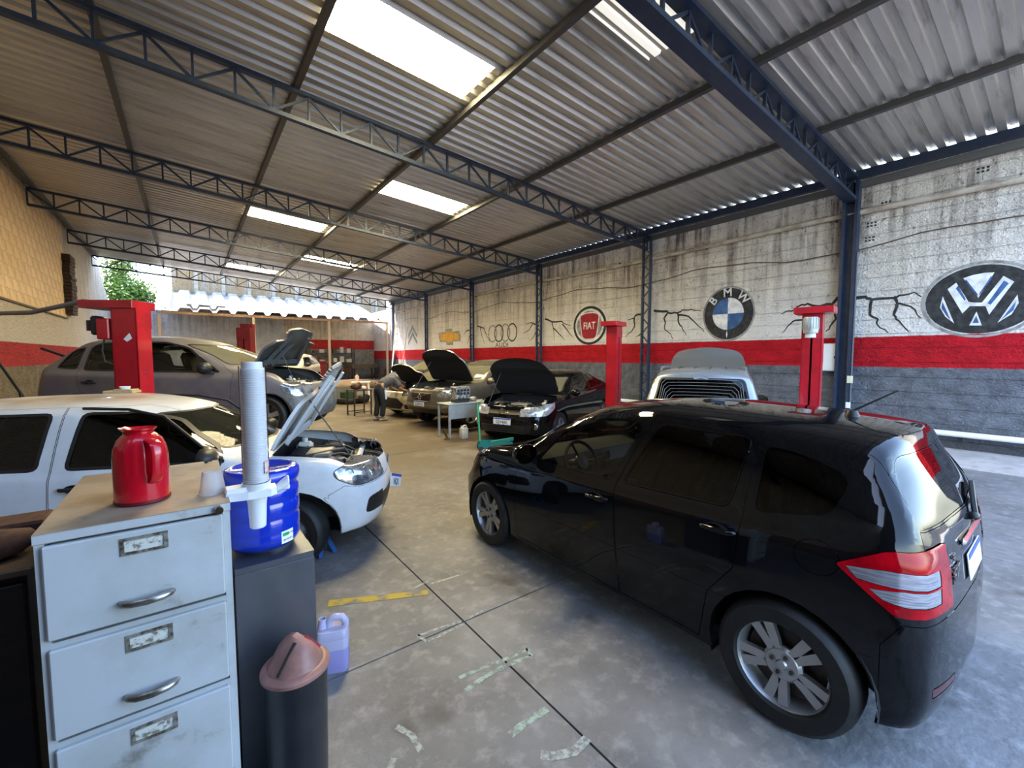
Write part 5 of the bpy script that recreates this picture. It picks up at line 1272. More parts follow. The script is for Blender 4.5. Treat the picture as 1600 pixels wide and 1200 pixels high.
pts = [q * .058 + Vector((0, 0, .206)), q * .088 + Vector((0, 0, .202)), q * .104 + Vector((0, 0, .18)), q * .106 + Vector((0, 0, .14)), q * .100 + Vector((0, 0, .10)), q * .084 + Vector((0, 0, .078)), q * .070 + Vector((0, 0, .074))]
hd = MB()
sm = []
for i in range(len(pts) - 1):
    p0, p1, p2, p3 = pts[max(i - 1, 0)], pts[i], pts[i + 1], pts[min(i + 2, len(pts) - 1)]
    for k in range(5):
        t = k / 5; sm.append(.5 * ((2 * p1) + (p2 - p0) * t + (2 * p0 - 5 * p1 + 4 * p2 - p3) * t * t + (3 * p1 - p0 - 3 * p2 + p3) * t ** 3))
sm.append(pts[-1]); sd_ = Vector((-q.y, q.x, 0)); vs = []
for i, p in enumerate(sm):
    t_ = (sm[min(i + 1, len(sm) - 1)] - sm[max(i - 1, 0)]).normalized(); n_ = t_.cross(sd_).normalized()
    vs += [p + sd_ * a_ * .016 + n_ * b_ * .007 for a_, b_ in ((-1, -.5), (-.6, -1), (.6, -1), (1, -.5), (1, .5), (.6, 1), (-.6, 1), (-1, .5))]
hd.add(vs, [(i * 8 + k, i * 8 + (k + 1) % 8, (i + 1) * 8 + (k + 1) % 8, (i + 1) * 8 + k) for i in range(len(sm) - 1) for k in range(8)])
hd.build('handle', th_red, tf, 60)

# ---- plastic cup turned over on the cabinet
cupm = M('clear_cup', (.80, .82, .86), .15, 0, trans=.55, ior=1.2)
b = MB(); b.lathe([(.0, .078), (.028, .078), (.030, .076), (.033, .05), (.037, .02), (.041, .004), (.0435, .004), (.0435, 0), (.040, 0)], n=28)
cu = b.build('plastic_cup', cupm, None, 40); cu.location = (.05, 1.82, 1.3035); tag(cu, 'single translucent plastic cup upside down on the cabinet corner', 'cup')

# ---- cup dispenser clipped to the cabinet side
cdp = empty('cup_dispenser', (.178, 1.765, 1.165), 0, 'white cup dispenser with tall clear tube clipped to the cabinet side', 'cup dispenser')
b = MB(); b.lathe([(.0, .0), (.022, .0), (.026, .004), (.030, .09), (.035, .125), (.044, .15), (.046, .168), (.042, .168)], n=28); b.build('outlet', white_plastic, cdp, 40)
b = MB(); b.prism([(-.095, -.03), (-.03, -.045), (.04, -.045), (.062, -.02), (.062, .03), (-.03, .045), (-.095, .03)], .118, .145); b.prism([(-.092, -.028), (-.02, -.03), (-.02, .03), (-.092, .028)], .145, .160)
b.build('bracket', white_plastic, cdp)
b = MB(); b.lathe([(0, 0), (.014, 0), (.018, .02), (.022, .045), (.018, .05)], n=16); b.v = [(.062 + z * .8, y - .01, .135 + x + z * .45) for x, y, z in b.v]
b.box((.092, .0, .132), (.03, .012, .02), bev=.004); b.build('lever', white_plastic, cdp, 40)
b = MB(); zz = .17
while zz < .575:
    b.lathe([(.0395, zz), (.0395, zz + .0022), (.0370, zz + .0038), (.0365, zz + .006)], n=24); zz += .006
cs = b.build('cup_stack', M('stacked_cups', (.66, .67, .69), .4), cdp, 30); cs['kind'] = 'stuff'
b = MB(); b.lathe([(.033, .575), (.0325, .60), (.0, .60)], n=24); b.lathe([(.036, .572), (.034, .578), (.033, .586)], n=24); b.build('top_cup', M('stacked_cups', (.6, .6, .6)), cdp, 30)
b = MB(); b.lathe([(.0425, .165), (.0425, .585)], n=32); b.build('clear_tube', GL('clear_tube_plastic', (.96, .96, .97), .08, 1.08), cdp, 40)
b = MB(); b.lathe([(.0432, .20), (.0432, .245)], n=6, a0=-1.0, a1=-.45); b.build('sticker', M('sticker_paper', (.7, .55, .5), .6, 0, (.4, .1, .1), 60), cdp)

# ---- steel water cooler and blue bottle
wc = empty('water_cooler', (.255, 2.12, 0), 0, 'brushed dark steel water cooler cabinet beside the drawers', 'water cooler')
steel = M('brushed_steel', (.17, .18, .20), .38, .75, (.10, .105, .12), 3, .3, .7, stretch=(1, 1, .6), bump=.05, bscale=9)
m = MB(); W_, D_, H_ = .29, .35, .95
m.box((0, 0, H_ / 2), (W_ - .004, D_ - .004, H_ - .002)); m.build('case', steel, wc)
MB().box((0, -D_ / 2 - .001, H_ / 2 - .012), (W_, .004, H_ - .03), bev=.0018).build('front_panel', steel, wc)
m = MB(); m.prism([(-W_ / 2, -D_ / 2), (W_ / 2, -D_ / 2), (W_ / 2, -.04), (W_ / 2 - .02, -.02), (W_ / 2 - .02, D_ / 2), (-W_ / 2, D_ / 2)], H_ - .006, H_)
m.lathe([(.10, H_), (.102, H_ + .012), (.095, H_ + .014), (.0, H_ + .006)], (-.0, .02, 0), 32); m.build('top_plate', steel, wc, 30)
MB().box((0, 0, .02), (W_ - .03, D_ - .03, .04)).build('plinth', black_plastic, wc)
jb = M('bottle_blue', (.008, .035, .48), .12, 0, trans=.15, coat=.5)
wb = empty('water_bottle', (.235, 2.125, .955), 0, 'blue twenty litre water bottle upside down on the steel cooler', 'water bottle')
b = MB(); r = .145
b.lathe([(.03, .0), (.10, .01), (.128, .02), (.138, .035), (.142, .05), (.1425, .075), (.1405, .082), (.1425, .09), (.1425, .13), (.1385, .14), (.1385, .146), (.1435, .156), (.1435, .20), (.139, .21), (.139, .216),
         (.1435, .226), (.1435, .262), (.136, .274), (.136, .284), (.146, .298), (.149, .315), (.147, .335), (.138, .348), (.12, .352), (.11, .344), (.0, .338)], n=56)
b.build('bottle_body', jb, wb, 60)
a = rad(-62); lb = MB(); lb.lathe([(.1432, .035), (.1435, .088)], n=8, a0=rad(-70), a1=rad(-47)); lbl = lb.build('label', M('label_white', (.8, .82, .82), .4), wb)
lb = MB(); lb.lathe([(.1440, .066), (.1441, .080)], n=6, a0=rad(-68), a1=rad(-57)); lb.build('green_logo', M('logo_green', (.02, .35, .12), .5), lbl)
for s_, z_, sz in (('AGUA MINERAL', .073, .007), ('(85) 3190.2014', .05, .010)):
    a = rad(-58.5 if sz > .008 else -52)
    text('label_text', s_, sz, ink, lbl, (.1445 * math.cos(a), .1445 * math.sin(a), z_), (PI / 2, 0, a + PI / 2), .0002, sx=.7)

# ---- waste bin
bn = empty('waste_bin', (.285, 1.765, 0), 0, 'black cylindrical waste bin with dirty pink swing lid', 'bin')
b = MB(); b.lathe([(0, 0), (.098, 0), (.102, .01), (.112, .57), (.115, .575), (.115, .59), (.105, .59)], n=40); b.build('bin_body', M('bin_black', (.014, .017, .022), .28, 0, (.02, .024, .03), 8), bn, 40)
pink = M('lid_pink', (.42, .20, .165), .45, 0, (.27, .13, .10), 9, .35, .6)
b = MB(); b.lathe([(.118, .578), (.122, .582), (.122, .594), (.112, .604), (.098, .606), (.098, .60)], n=40); b.build('lid_rim', pink, bn, 40)
b = MB(); ang = rad(28)
bm = bmesh.new(); u = Vector((math.cos(ang), math.sin(ang), 0)); v = Vector((-math.sin(ang), math.cos(ang), 0))
for k in range(24):
    t = 2 * PI * k / 24; bm.verts.new(u * .098 * math.cos(t) + v * .098 * math.sin(t) + Vector((0, 0, .604)))
for s1 in (-.034, 0, .034):
    for s2 in (-.012, .012): bm.verts.new(v * s1 + u * s2 + Vector((0, 0, .716 - abs(s1) * .3)))
for k in range(24):
    t = 2 * PI * k / 24; bm.verts.new(u * .055 * math.cos(t) + v * .07 * math.sin(t) + Vector((0, 0, .668)))
bmesh.ops.convex_hull(bm, input=bm.verts[:]); bm.verts.index_update(); b.add([q_.co[:] for q_ in bm.verts], [[q_.index for q_ in f.verts] for f in bm.faces]); bm.free()
b.build('lid_dome', pink, bn, 30)
for sg, mt, nm in ((1, M('slot_red', (.32, .03, .03), .5), 'flap_slot'), (-1, ink, 'flap_slot')):
    q_ = MB(); p0 = u * .094 * sg - v * .03 * 1 + Vector((0, 0, .613)); p1 = u * .03 * sg - v * .045 + Vector((0, 0, .69))
    q_.bar(u * .092 * sg - v * .022 + Vector((0, 0, .612)), u * .022 * sg - v * .030 + Vector((0, 0, .703)), .006, .012); q_.build(nm, mt, bn)

# ---- jerrycan with lilac liquid
def jerry(name, label, loc, rz, s, ca, cb, lab=True, cap=None):
    e = empty(name, loc, rz, label, 'canister')
    w, d, h = .17 * s, .15 * s, .30 * s; lv = h * .45
    def sec(z, k=1.): return [(a * k, b_ * k, z) for a, b_ in rpoly([(-w / 2, -d / 2), (w / 2, -d / 2), (w / 2, d / 2), (-w / 2, d / 2)], .03 * s, 3)]
    def loft(L):
        q = MB(); n = len(L[0]); q.add([p for r_ in L for p in r_], [(i * n + k, i * n + (k + 1) % n, (i + 1) * n + (k + 1) % n, (i + 1) * n + k) for i in range(len(L) - 1) for k in range(n)] + [tuple(range(n))[::-1], tuple(range((len(L) - 1) * n, len(L) * n))]); return q
    loft([sec(0, .94), sec(.012 * s), sec(lv)]).build('liquid_part', cb, e, 40)
    q = loft([sec(lv), sec(h * .62), sec(h * .64, .97), sec(h * .66), sec(h * .76, .97), sec(h * .80, .88)]); q.build('upper_body', ca, e, 40)
    g = MB(); g.tube([(-w * .12, 0, h * .78), (-w * .10, 0, h * .92), (w * .05, 0, h * .965), (w * .30, 0, h * .95), (w * .40, 0, h * .86), (w * .40, 0, h * .76)], .02 * s, 10); g.build('handle', ca, e, 60)
    g = MB(); g.lathe([(.03 * s, h * .78), (.026 * s, h * .86), (.022 * s, h * .9), (.022 * s, h * .97), (.018 * s, h * .97), (.018 * s, h * .88)], (-w * .32, 0, 0), 16); g.build('neck', ca, e, 40)
    if cap: MB().lathe([(.025 * s, h * .93), (.025 * s, h), (0, h)], (-w * .32, 0, 0), 14).build('cap', cap, e, 40)
    if lab:
        l_ = MB().box((-w / 2 - .001, 0, h * .42), (.002, d * .8, h * .5)).build('side_label', M('jerry_label', (.03, .05, .07), .5), e)
        MB().box((-w / 2 - .002, 0, h * .60), (.002, d * .8, h * .14)).build('label_band', M('jerry_label_pale', (.5, .62, .6), .5), l_)
        MB().box((-w / 2 - .0022, 0, h * .40), (.002, d * .8, h * .03)).build('label_band', M('jerry_label_red', (.5, .05, .05), .5), l_)
    return e
jerry('jerrycan', 'translucent jerrycan of lilac liquid on the floor behind the bin', (.60, 2.50, .001), rad(-20), 1.0, M('lilac_clear', (.62, .60, .82), .22, 0, trans=.25), M('lilac_liquid', (.42, .40, .80), .2, 0, trans=.25))
jerry('jerrycan', 'off-white plastic canister on the floor under the desk', (4.72, 7.98, .001), rad(0), .95, M('canister_white', (.55, .53, .47), .5), M('canister_white_low', (.52, .50, .44), .5), lab=False)

# ---- dark cupboard at the left edge
dk = empty('cupboard', (-.80, 2.3, 0), 0, 'dark cupboard in shadow at the left edge beside the filing cabinet', 'cupboard')
dark_wood = M('dark_wood', (.010, .007, .006), .6, 0, (.02, .012, .008), 3, stretch=(1, 1, 6))
m = MB(); m.box((0, .0, .54), (.70, .52, 1.08)); m.build('body', dark_wood, dk)
for s in (-1, 1): MB().box((s * .175, -.265, .54), (.34, .02, 1.02), bev=.004).build('door', dark_wood, dk)
MB().box((0, -.01, 1.09), (.74, .56, .025), bev=.005).build('worktop', M('worktop_brown', (.09, .06, .035), .5), dk)
rag = M('rag_brown', (.10, .045, .028), .9, 0, (.05, .025, .018), 14)
def lump(name, label, cat, loc, dims, mat, seed, flat=-.36):
    rr = random.Random(seed); bm = bmesh.new(); bmesh.ops.create_icosphere(bm, subdivisions=2, radius=.5)
    for v in bm.verts:
        k = 1 + rr.uniform(-.14, .14); v.co = Vector((v.co.x * dims[0] * k, v.co.y * dims[1] * k, max(v.co.z, flat) * dims[2] * k))
    me = bpy.data.meshes.new(name); bm.to_mesh(me); bm.free()
    for p in me.polygons: p.use_smooth = True
    o = ob(name, me, mat); zmin = min(v.co.z for v in me.vertices); o.location = (loc[0], loc[1], loc[2] - zmin)
    return tag(o, label, cat)
lump('cloth', 'crumpled brown cloth on the dark cupboard', 'cloth', (-.56, 2.18, 1.103), (.22, .2, .10), rag, 3)
bx = MB(); bx.box((0, 0, .03), (.20, .16, .06), bev=.01); o = bx.build('leather_case', rag); o.location = (-.56, 2.42, 1.103); tag(o, 'brown leather case on the dark cupboard', 'case')

# ---- two-post lifts
grease = M('screw_grease', (.03, .022, .02), .5)
def lift_post(label, loc, rz, H, w, d, mat, plate=None, lips=True, motor=None, arms=(), rust=False, carr=.8):
    e = empty('lift_post', loc, rz, label, 'car lift', 'posts of the car lifts')
    c = MB(); t = .012
    c.box((0, -d / 2 + t / 2, H / 2), (w, t, H))
    c.build('back_plate', mat, e)
    for s in (-1, 1): MB().box((s * (w / 2 - t / 2), 0, H / 2), (t, d, H)).build('side_plate', mat, e)
    for s in (-1, 1): MB().box((s * (w / 4 + .006), d / 2 - t / 2, H / 2), (w / 2 - .014, t, H)).build('front_lip', mat, e)
    MB().lathe([(.022, .05), (.022, H - .05)], (0, .0, 0), 10).build('screw', grease, e)
    MB().box((0, d / 2 + .004, H - .12), (w, .012, .22)).build('cover_plate', mat, e)
    MB().box((0, 0, .012), (w + .2, d + .25, .024)).build('base_plate', mat, e)
    px, py, pw, pd = plate or (0, 0, w * 1.6, d * 1.4)
    MB().box((px, py, H + .04), (pw, pd, .09), bev=.004).build('top_plate', mat, e)
    MB().box((0, d / 2 - .03, carr), (w * .9, d * .5, .35), bev=.01).build('carriage', mat, e)
    for a in arms:
        m = MB(); m.bar((0, d / 2, carr - .12), a, .10, .09); m.lathe([(.05, a[2] - .05), (.05, a[2] + .06), (0, a[2] + .06)], (a[0], a[1], 0), 14); m.build('lift_arm', mat, e, 40)
    return e
pA = lift_post('far right red lift post in front of the red oval emblem', (7, 5.77, 0), rad(195), 2.40, .27, .22, red_paint, plate=(.03, .0, .52, .34), carr=.5)
pB = lift_post('near right red lift post with a grey motor at its top', (7.05, 2.27, 0), rad(100), 2.38, .24, .18, red_paint, plate=(-.02, .02, .46, .36), carr=.5)
mt = MB(); mt.lathe([(0, 0), (.085, 0), (.09, .03), (.09, .2), (.08, .22), (.0, .22)], (0, 0, 0), 20)
for k in range(18): mt.box((.092 * math.cos(k * PI / 9), .092 * math.sin(k * PI / 9), .13), (.012, .006, .15), k * PI / 9)
mo = mt.build('motor', M('motor_grey', (.42, .45, .43), .45, .3, (.3, .3, .28), 8), pB, 40); mo.location = (.0, .20, 2.10)
MB().lathe([(0, .0), (.06, 0), (.065, -.06), (0, -.07)], n=16).build('motor_cap', M('motor_pale', (.55, .6, .58), .5), mo, 40)
MB().bar((0, .1, 2.2), (0, .2, 2.2), .14, .12).build('motor_mount', red_paint, pB)
pC = lift_post('nearest red lift post on the left with black motor box', (-.52, 6.72, 0), rad(-35), 2.34, .28, .21, red_paint, plate=(-.17, .03, .60, .34), carr=.74, arms=((.55, .62, .78), (-.55, .62, .78)))
MB().box((-.25, .0, 2.10), (.14, .20, .24), bev=.01).build('control_box', red_paint, pC)
mo = MB().box((-.36, .0, 2.14), (.09, .17, .22), bev=.02).lathe([(0, .0), (.07, 0), (.07, .12), (0, .12)], (-.42, 0, 2.08), 14).build('motor', black_plastic, pC, 40)
MB().tube([(-.27, -.05, 2.0), (-.28, -.08, 1.85), (-.24, -.1, 1.72), (-.15, -.06, 1.68)], .009, 6).build('control_cable', rubber, pC, 60)
st_ = MB().prism([(-.01, 1.98), (.06, 2.05), (.085, 1.99), (.03, 1.95)], -.109, -.106, 'xz').build('sticker', plate_white, pC)
MB().lathe([(0, -.012), (.02, -.012), (.022, 0)], (.146, -.02, 1.60), 12, 'x').build('bolt', chrome, pC)
pD = lift_post('dark red lift post behind the lilac grey car', (.95, 10.25, 0), rad(148), 2.36, .26, .20, dark_red, plate=(0, -.07, .26, .08), carr=.74, arms=((.55, .85, .78), (-.55, .85, .78)))

ce = Vector((3.3, 19.6, 0)); hv = Vector((math.cos(rad(-118)), math.sin(rad(-118)), 0)); nv_ = Vector((-hv.y, hv.x, 0))
for s, lb in ((1, 'red lift post nearest the pale dusty car at the back'), (-1, 'red lift post on the far side of the pale dusty car')):
    p_ = ce + nv_ * s * 1.35
    lift_post(lb, tuple(p_), math.atan2(-nv_.y * s, -nv_.x * s) - PI / 2, 1.5, .26, .2, dark_red, plate=(0, 0, .3, .26), carr=.56, arms=((.6, .7, .60), (-.6, .7, .60)))
# ---- desk with an engine on it
ds = empty('desk', (5.05, 8.36, 0), rad(3), 'grey steel desk carrying the engine in front of the bronze car', 'desk')
desk_grey = M('desk_grey', (.34, .38, .40), .4, .2, (.28, .31, .32), 4)
MB().box((0, 0, .735), (1.30, .50, .03), bev=.006).build('desk_top', desk_grey, ds)
MB().box((0, -.235, .57), (1.24, .015, .30)).build('modesty_panel', desk_grey, ds)
for sx in (-1, 1):
    for sy in (-1, 1): MB().box((sx * .62, sy * .22, .36), (.04, .04, .72)).build('leg', desk_grey, ds)
en = empty('engine', (4.86, 8.36, .751), rad(3), 'bare aluminium engine block standing on the grey desk', 'engine')
alu = M('cast_aluminium', (.50, .51, .52), .4, .6, (.10, .10, .10), 16, .45, .6)
m = MB(); m.box((0, 0, .19), (.36, .22, .22), bev=.012); m.box((0, 0, .325), (.38, .24, .05), bev=.008); m.build('block', alu, en)
for k in range(4):
    MB().lathe([(.0, .0), (.032, 0), (.036, .01), (.036, .03)], (-.13 + k * .087, -.115, .20), 14, 'y').build('core_plug', M('engine_dark', (.02, .02, .022), .5), en)
    MB().box((-.13 + k * .087, -.125, .27), (.05, .03, .05), bev=.008).build('port', M('engine_dark', (.02, .02, .02)), en)
for k in range(5): MB().box((-.172 + k * .086, -.115, .2), (.018, .03, .2), bev=.004).build('rib', alu, en)
MB().box((0, 0, .04), (.38, .2, .08), bev=.01).build('sump', M('engine_dark', (.02, .02, .02)), en)
MB().tube([(-.17, 0, .35), (-.19, 0, .40), (-.16, 0, .43), (-.14, 0, .41)], .008, 6).build('lifting_eye', alu, en, 60)
lump('oil_pan', 'pale lumpy casting at the desk end beside the engine', 'engine part', (5.2, 8.36, .751), (.20, .16, .12), M('casting', (.42, .42, .40), .5, .4, (.2, .2, .2), 10), 11)

# ---- green floor jack
jk = empty('floor_jack', (4.62, 6.62, 0), rad(-25), 'green floor jack with long handle in front of the black saloon', 'jack')
gt = M('jack_green', (.008, .17, .14), .4)
m = MB()
for s in (-1, 1): m.prism([(-.35, .05), (.35, .05), (.35, .12), (.1, .16), (-.3, .18), (-.35, .12)], s * .11 - .008, s * .11 + .008, 'xz')
m.box((0, 0, .10), (.55, .21, .03)); m.build('frame', gt, jk)
for x in (-.3, .3):
    for s in (-1, 1): MB().lathe([(0, -.02), (.05, -.02), (.05, .02), (0, .02)], (x, s * .14, .05), 14, 'y').build('caster', dark_metal, jk)
MB().bar((-.1, 0, .14), (.28, 0, .19), .08, .05).lathe([(0, .22), (.05, .22), (.05, .17)], (.30, 0, 0), 14).build('lift_arm', gt, jk)
MB().tube([(-.30, .02, .16), (-.30, .25, .62), (-.30, .36, .86)], .019, 8).build('jack_handle', M('handle_green', (.02, .24, .12), .4), jk, 50)

sp = empty('jack_stand', (4.40, 8.12, 0), .6, 'small rusty pedal foot on the floor beside the desk leg', 'tool')
MB().box((0, 0, .012), (.16, .1, .024), bev=.004).build('foot', M('rusty', (.10, .06, .035), .7), sp); MB().bar((-.02, 0, .02), (-.12, .04, .22), .05, .02).build('lever', M('rusty', (.1, .06, .03)), sp)

# ---- mechanic bent over the pale gold car
def skin_fig(name, verts, edges, radii, mat, parent, lvl=2, root=0):
    me = bpy.data.meshes.new(name); me.from_pydata(verts, edges, [])
    o = bpy.data.objects.new(name, me); col.objects.link(o)
    sk = o.modifiers.new('skin', 'SKIN'); sk.use_smooth_shade = True
    ss = o.modifiers.new('sub', 'SUBSURF'); ss.levels = lvl; ss.render_levels = lvl
    for i, r in enumerate(radii):
        q = me.skin_vertices[0].data[i]; q.radius = r if isinstance(r, tuple) else (r, r); q.use_root = (i == root)
    dg = bpy.context.evaluated_depsgraph_get()
    nm = bpy.data.meshes.new_from_object(o.evaluated_get(dg)); bpy.data.objects.remove(o)
    for p in nm.polygons: p.use_smooth = True
    return ob(name, nm, mat, parent)
skin_m = M('skin', (.28, .15, .09), .55)
shirt = M('grey_shirt', (.085, .08, .085), .85, 0, (.06, .06, .065), 12)
trou = M('dark_trousers', (.012, .013, .017), .85)
pe = empty('person', (4.17, 11.62, 0), rad(12), 'person in grey shirt and dark striped trousers bent over the pale gold car', 'person')
# body: pelvis, spine, neck, head, arms, hands, legs
bv = [(0, 0, .93), (.16, 0, 1.05), (.34, 0, 1.10), (.48, 0, 1.08), (.56, 0, 1.04), (.66, 0, 1.0),
      (.46, .19, 1.05), (.52, .25, .88), (.72, .22, .80), (.79, .2, .78), (.46, -.19, 1.05), (.52, -.26, .86), (.72, -.22, .80), (.79, -.2, .78),
      (-.01, .10, .88), (.03, .12, .48), (-.03, .13, .09), (.09, .14, .05), (-.01, -.10, .88), (.06, -.12, .48), (.0, -.13, .09), (.12, -.14, .05)]
be = [(0, 1), (1, 2), (2, 3), (3, 4), (4, 5), (3, 6), (6, 7), (7, 8), (8, 9), (3, 10), (10, 11), (11, 12), (12, 13), (0, 14), (14, 15), (15, 16), (16, 17), (0, 18), (18, 19), (19, 20), (20, 21)]
br = [.13, .12, .14, .11, .055, .05, .065, .045, .035, .03, .065, .045, .035, .03, .085, .058, .04, .035, .085, .058, .04, .035]
body = skin_fig('body', bv, be, br, skin_m, pe)
hd = MB(); 
bm = bmesh.new(); bmesh.ops.create_uvsphere(bm, u_segments=20, v_segments=14, radius=1)
for v in bm.verts:
    x, y, z = v.co
    v.co = (x * .125 + (.012 if x > .6 and abs(y) < .4 else 0), y * .078 * (1 - .15 * max(x, 0)), z * .10)
me = bpy.data.meshes.new('head'); bm.to_mesh(me); bm.free()
for p in me.polygons: p.use_smooth = True
he = ob('head', me, skin_m, pe); he.matrix_local = Matrix.Translation((.74, 0, .96)) @ Matrix.Rotation(rad(25), 4, 'Y')
f = MB(); f.box((.02, 0, -.108), (.03, .024, .03), bev=.01); f.build('nose', skin_m, he, 60)
for s in (1, -1):
    MB().lathe([(0, 0), (.02, .002), (.026, .01), (.02, .016)], (-.02, 0, 0), 10, 'y').build('ear', skin_m, he, 60).location = (0, s * .07, 0)
    MB().lathe([(0, .006), (.009, .003), (.011, 0)], n=8).build('eye', ink, he).matrix_local = Matrix.Translation((-.01, s * .03, -.094)) @ Matrix.Rotation(PI, 4, 'X')
MB().box((.065, 0, -.085), (.012, .045, .012), bev=.004).build('mouth', M('lips', (.22, .08, .06), .5), he)
bm = bmesh.new(); bmesh.ops.create_uvsphere(bm, u_segments=16, v_segments=10, radius=1)
bmesh.ops.delete(bm, geom=[v for v in bm.verts if v.co.z < -.25], context='VERTS')
for v in bm.verts: v.co = (v.co.x * .132, v.co.y * .085, v.co.z * .108 + .004)
me = bpy.data.meshes.new('hair'); bm.to_mesh(me); bm.free(); ob('hair', me, M('black_hair', (.01, .008, .007), .8), he)
for s in (1, -1):
    for k in range(5):
        x0 = Vector((.79, s * .2, .78)); a = (k - 2) * .22
        L = [.075, .085, .09, .082, .06][k] if k < 4 else .06
        f = MB(); dirv = Vector((math.cos(a), math.sin(a) * s, -.25)); p1 = x0 + Vector((.015, s * (k - 2) * .014, 0)); p2 = p1 + dirv * L * .55; p3 = p2 + Vector((dirv.x * .7, dirv.y, -.7)) * L * .45
        f.tube([p1, p2, p3], [.0095, .0085, .007], 7); f.build('finger', skin_m, pe, 60)
skin_fig('shirt', [(.02, 0, .96), (.16, 0, 1.06), (.34, 0, 1.11), (.47, 0, 1.085), (.45, .2, 1.06), (.51, .25, .93), (.45, -.2, 1.06), (.51, -.26, .92)], [(0, 1), (1, 2), (2, 3), (3, 4), (4, 5), (3, 6), (6, 7)],
         [.145, .145, .16, .125, .085, .072, .085, .072], shirt, pe)
skin_fig('trousers', [(-.01, 0, .92), (.08, 0, 1.0), (-.01, .10, .86), (.03, .12, .48), (-.03, .13, .10), (-.01, -.10, .86), (.06, -.12, .48), (.0, -.13, .10)], [(0, 1), (0, 2), (2, 3), (3, 4), (0, 5), (5, 6), (6, 7)],
         [.15, .14, .105, .085, .075, .105, .085, .075], trou, pe)
MB().bar((.06, -.215, .86), (.09, -.205, .60), .05, .012, up=(0, 1, 0)).build('trouser_stripe', M('stripe_white', (.6, .62, .65), .8), pe)
MB().tube([(-.02, -.14, 1.04), (-.09, 0, 1.06), (-.02, .14, 1.04)], .012, 6).build('waistband', M('skin_belt', (.35, .2, .12), .6), pe)
for (x, y) in ((-.03, .13), (.0, -.13)):
    MB().box((x + .05, y, .035), (.27, .095, .07), bev=.03).build('shoe', M('shoe_grey', (.30, .28, .28), .7, 0, (.12, .1, .1), 20), pe, 50)

# ---- steel trestle with a gearbox, left of the mechanic
tb = empty('trestle', (4.12, 13.2, 0), rad(10), 'rusty steel trestle table left of the mechanic', 'table')
rs = M('rusty_steel', (.07, .04, .028), .7, .3, (.03, .02, .016), 9)
for sx in (-1, 1):
    for sy in (-1, 1): MB().box((sx * .27, sy * .22, .37), (.035, .035, .74)).build('leg', rs, tb)
MB().box((0, 0, .75), (.6, .5, .025)).build('table_top', rs, tb)
for s in (-1, 1): MB().bar((-.27, s * .22, .1), (.27, s * .22, .1), .025).build('rail', rs, tb)
lump('gearbox', 'brown greasy gearbox on the steel trestle', 'engine part', (4.05, 13.2, .764), (.36, .30, .26), M('greasy_brown', (.09, .04, .025), .5, .3, (.02, .015, .012), 14), 21)
lump('rag', 'red rag on the trestle corner', 'cloth', (4.33, 13.25, .764), (.14, .12, .10), M('rag_red', (.45, .02, .02), .9), 22)
lump('rag', 'white rag bundled on the trestle', 'cloth', (4.22, 13.05, .764), (.16, .13, .14), M('rag_white', (.65, .66, .66), .9), 23)

# ---- clutter on the floor in the middle distance
sl = empty('stool', (5.5, 17.35, 0), rad(-20), 'white plastic stool standing in the clutter near the dirt bank', 'stool')
wp = M('stool_white', (.72, .70, .64), .5)
MB().box((0, 0, .74), (.72, .5, .05), bev=.01).build('seat', wp, sl)
for sx in (-1, 1):
    for sy in (-1, 1): MB().bar((sx * .28, sy * .18, .73), (sx * .32, sy * .22, 0), .07).build('leg', wp, sl)
MB().box((0, -.2, .5), (.56, .03, .06)).build('stretcher', wp, sl)
q = MB(); q.lathe([(0, 0), (.075, 0), (.08, .02), (.08, .2), (.05, .25), (.03, .26), (.03, .3), (0, .3)], n=16); o = q.build('bottle', M('bottle_pink', (.62, .42, .36), .4), None, 40); o.location = (5.35, 17.37, .766); tag(o, 'pinkish plastic bottle on the white stool', 'bottle')
def tyre_thing(label, loc, r, lay=True):
    t = MB(); h = .1; t.lathe([(r * .55, -h), (r * .62, -h * 1.05), (r * .93, -h), (r, -h * .5), (r, h * .5), (r * .93, h), (r * .62, h * 1.05), (r * .55, h), (r * .55, -h)], n=32)
    o = t.build('tyre', rubber, None, 50); o.location = (loc[0], loc[1], loc[2] + h * 1.05); return tag(o, label, 'tyre', 'loose tyres on the floor')
tyre_thing('loose tyre lying below the crate by the white stool', (4.75, 16.55, 0), .42); tyre_thing('loose tyre lying left of the crate', (4.15, 16.9, 0), .36)
cr = empty('crate', (4.75, 16.55, .212), rad(15), 'dark green crate lying on a tyre', 'crate'); gm = M('crate_green', (.03, .07, .025), .6)
MB().box((0, 0, .01), (.44, .34, .02)).build('bottom', gm, cr)
for s in (-1, 1): MB().box((s * .21, 0, .12), (.02, .34, .2)).build('side', gm, cr); MB().box((0, s * .16, .12), (.44, .02, .2)).build('side', gm, cr)
lump('engine_part', 'black engine part heaped left of the crate', 'engine part', (4.15, 16.9, .212), (.5, .4, .32), M('part_black', (.015, .015, .015), .5), 31)
lump('engine_part', 'black engine part heaped right of the crate', 'engine part', (5.25, 16.3, 0), (.5, .45, .42), M('part_black', (.015, .015, .015), .5), 32)
lump('cardboard', 'flattened tan cardboard in front of the stool', 'cardboard', (4.9, 17.6, 0), (1.1, .6, .12), M('cardboard', (.46, .33, .17), .85), 33)
lump('dirt_bank', 'low bank of dirt and rubble near the back wall', 'dirt', (7.4, 25.2, 0), (4.8, 2.4, .9), M('dirt', (.30, .21, .12), .95, 0, (.20, .14, .09), 2, bump=.6, bscale=9), 34, -.02)
gl_ = MB().box((0, 0, .25), (.9, .04, .5), bev=.02); o = gl_.build('bumper_panel', M('panel_grey', (.16, .15, .14), .4)); o.location = (5.4, 19.0, .0); tag(o, 'grey car panel leaning behind the white stool', 'car part')

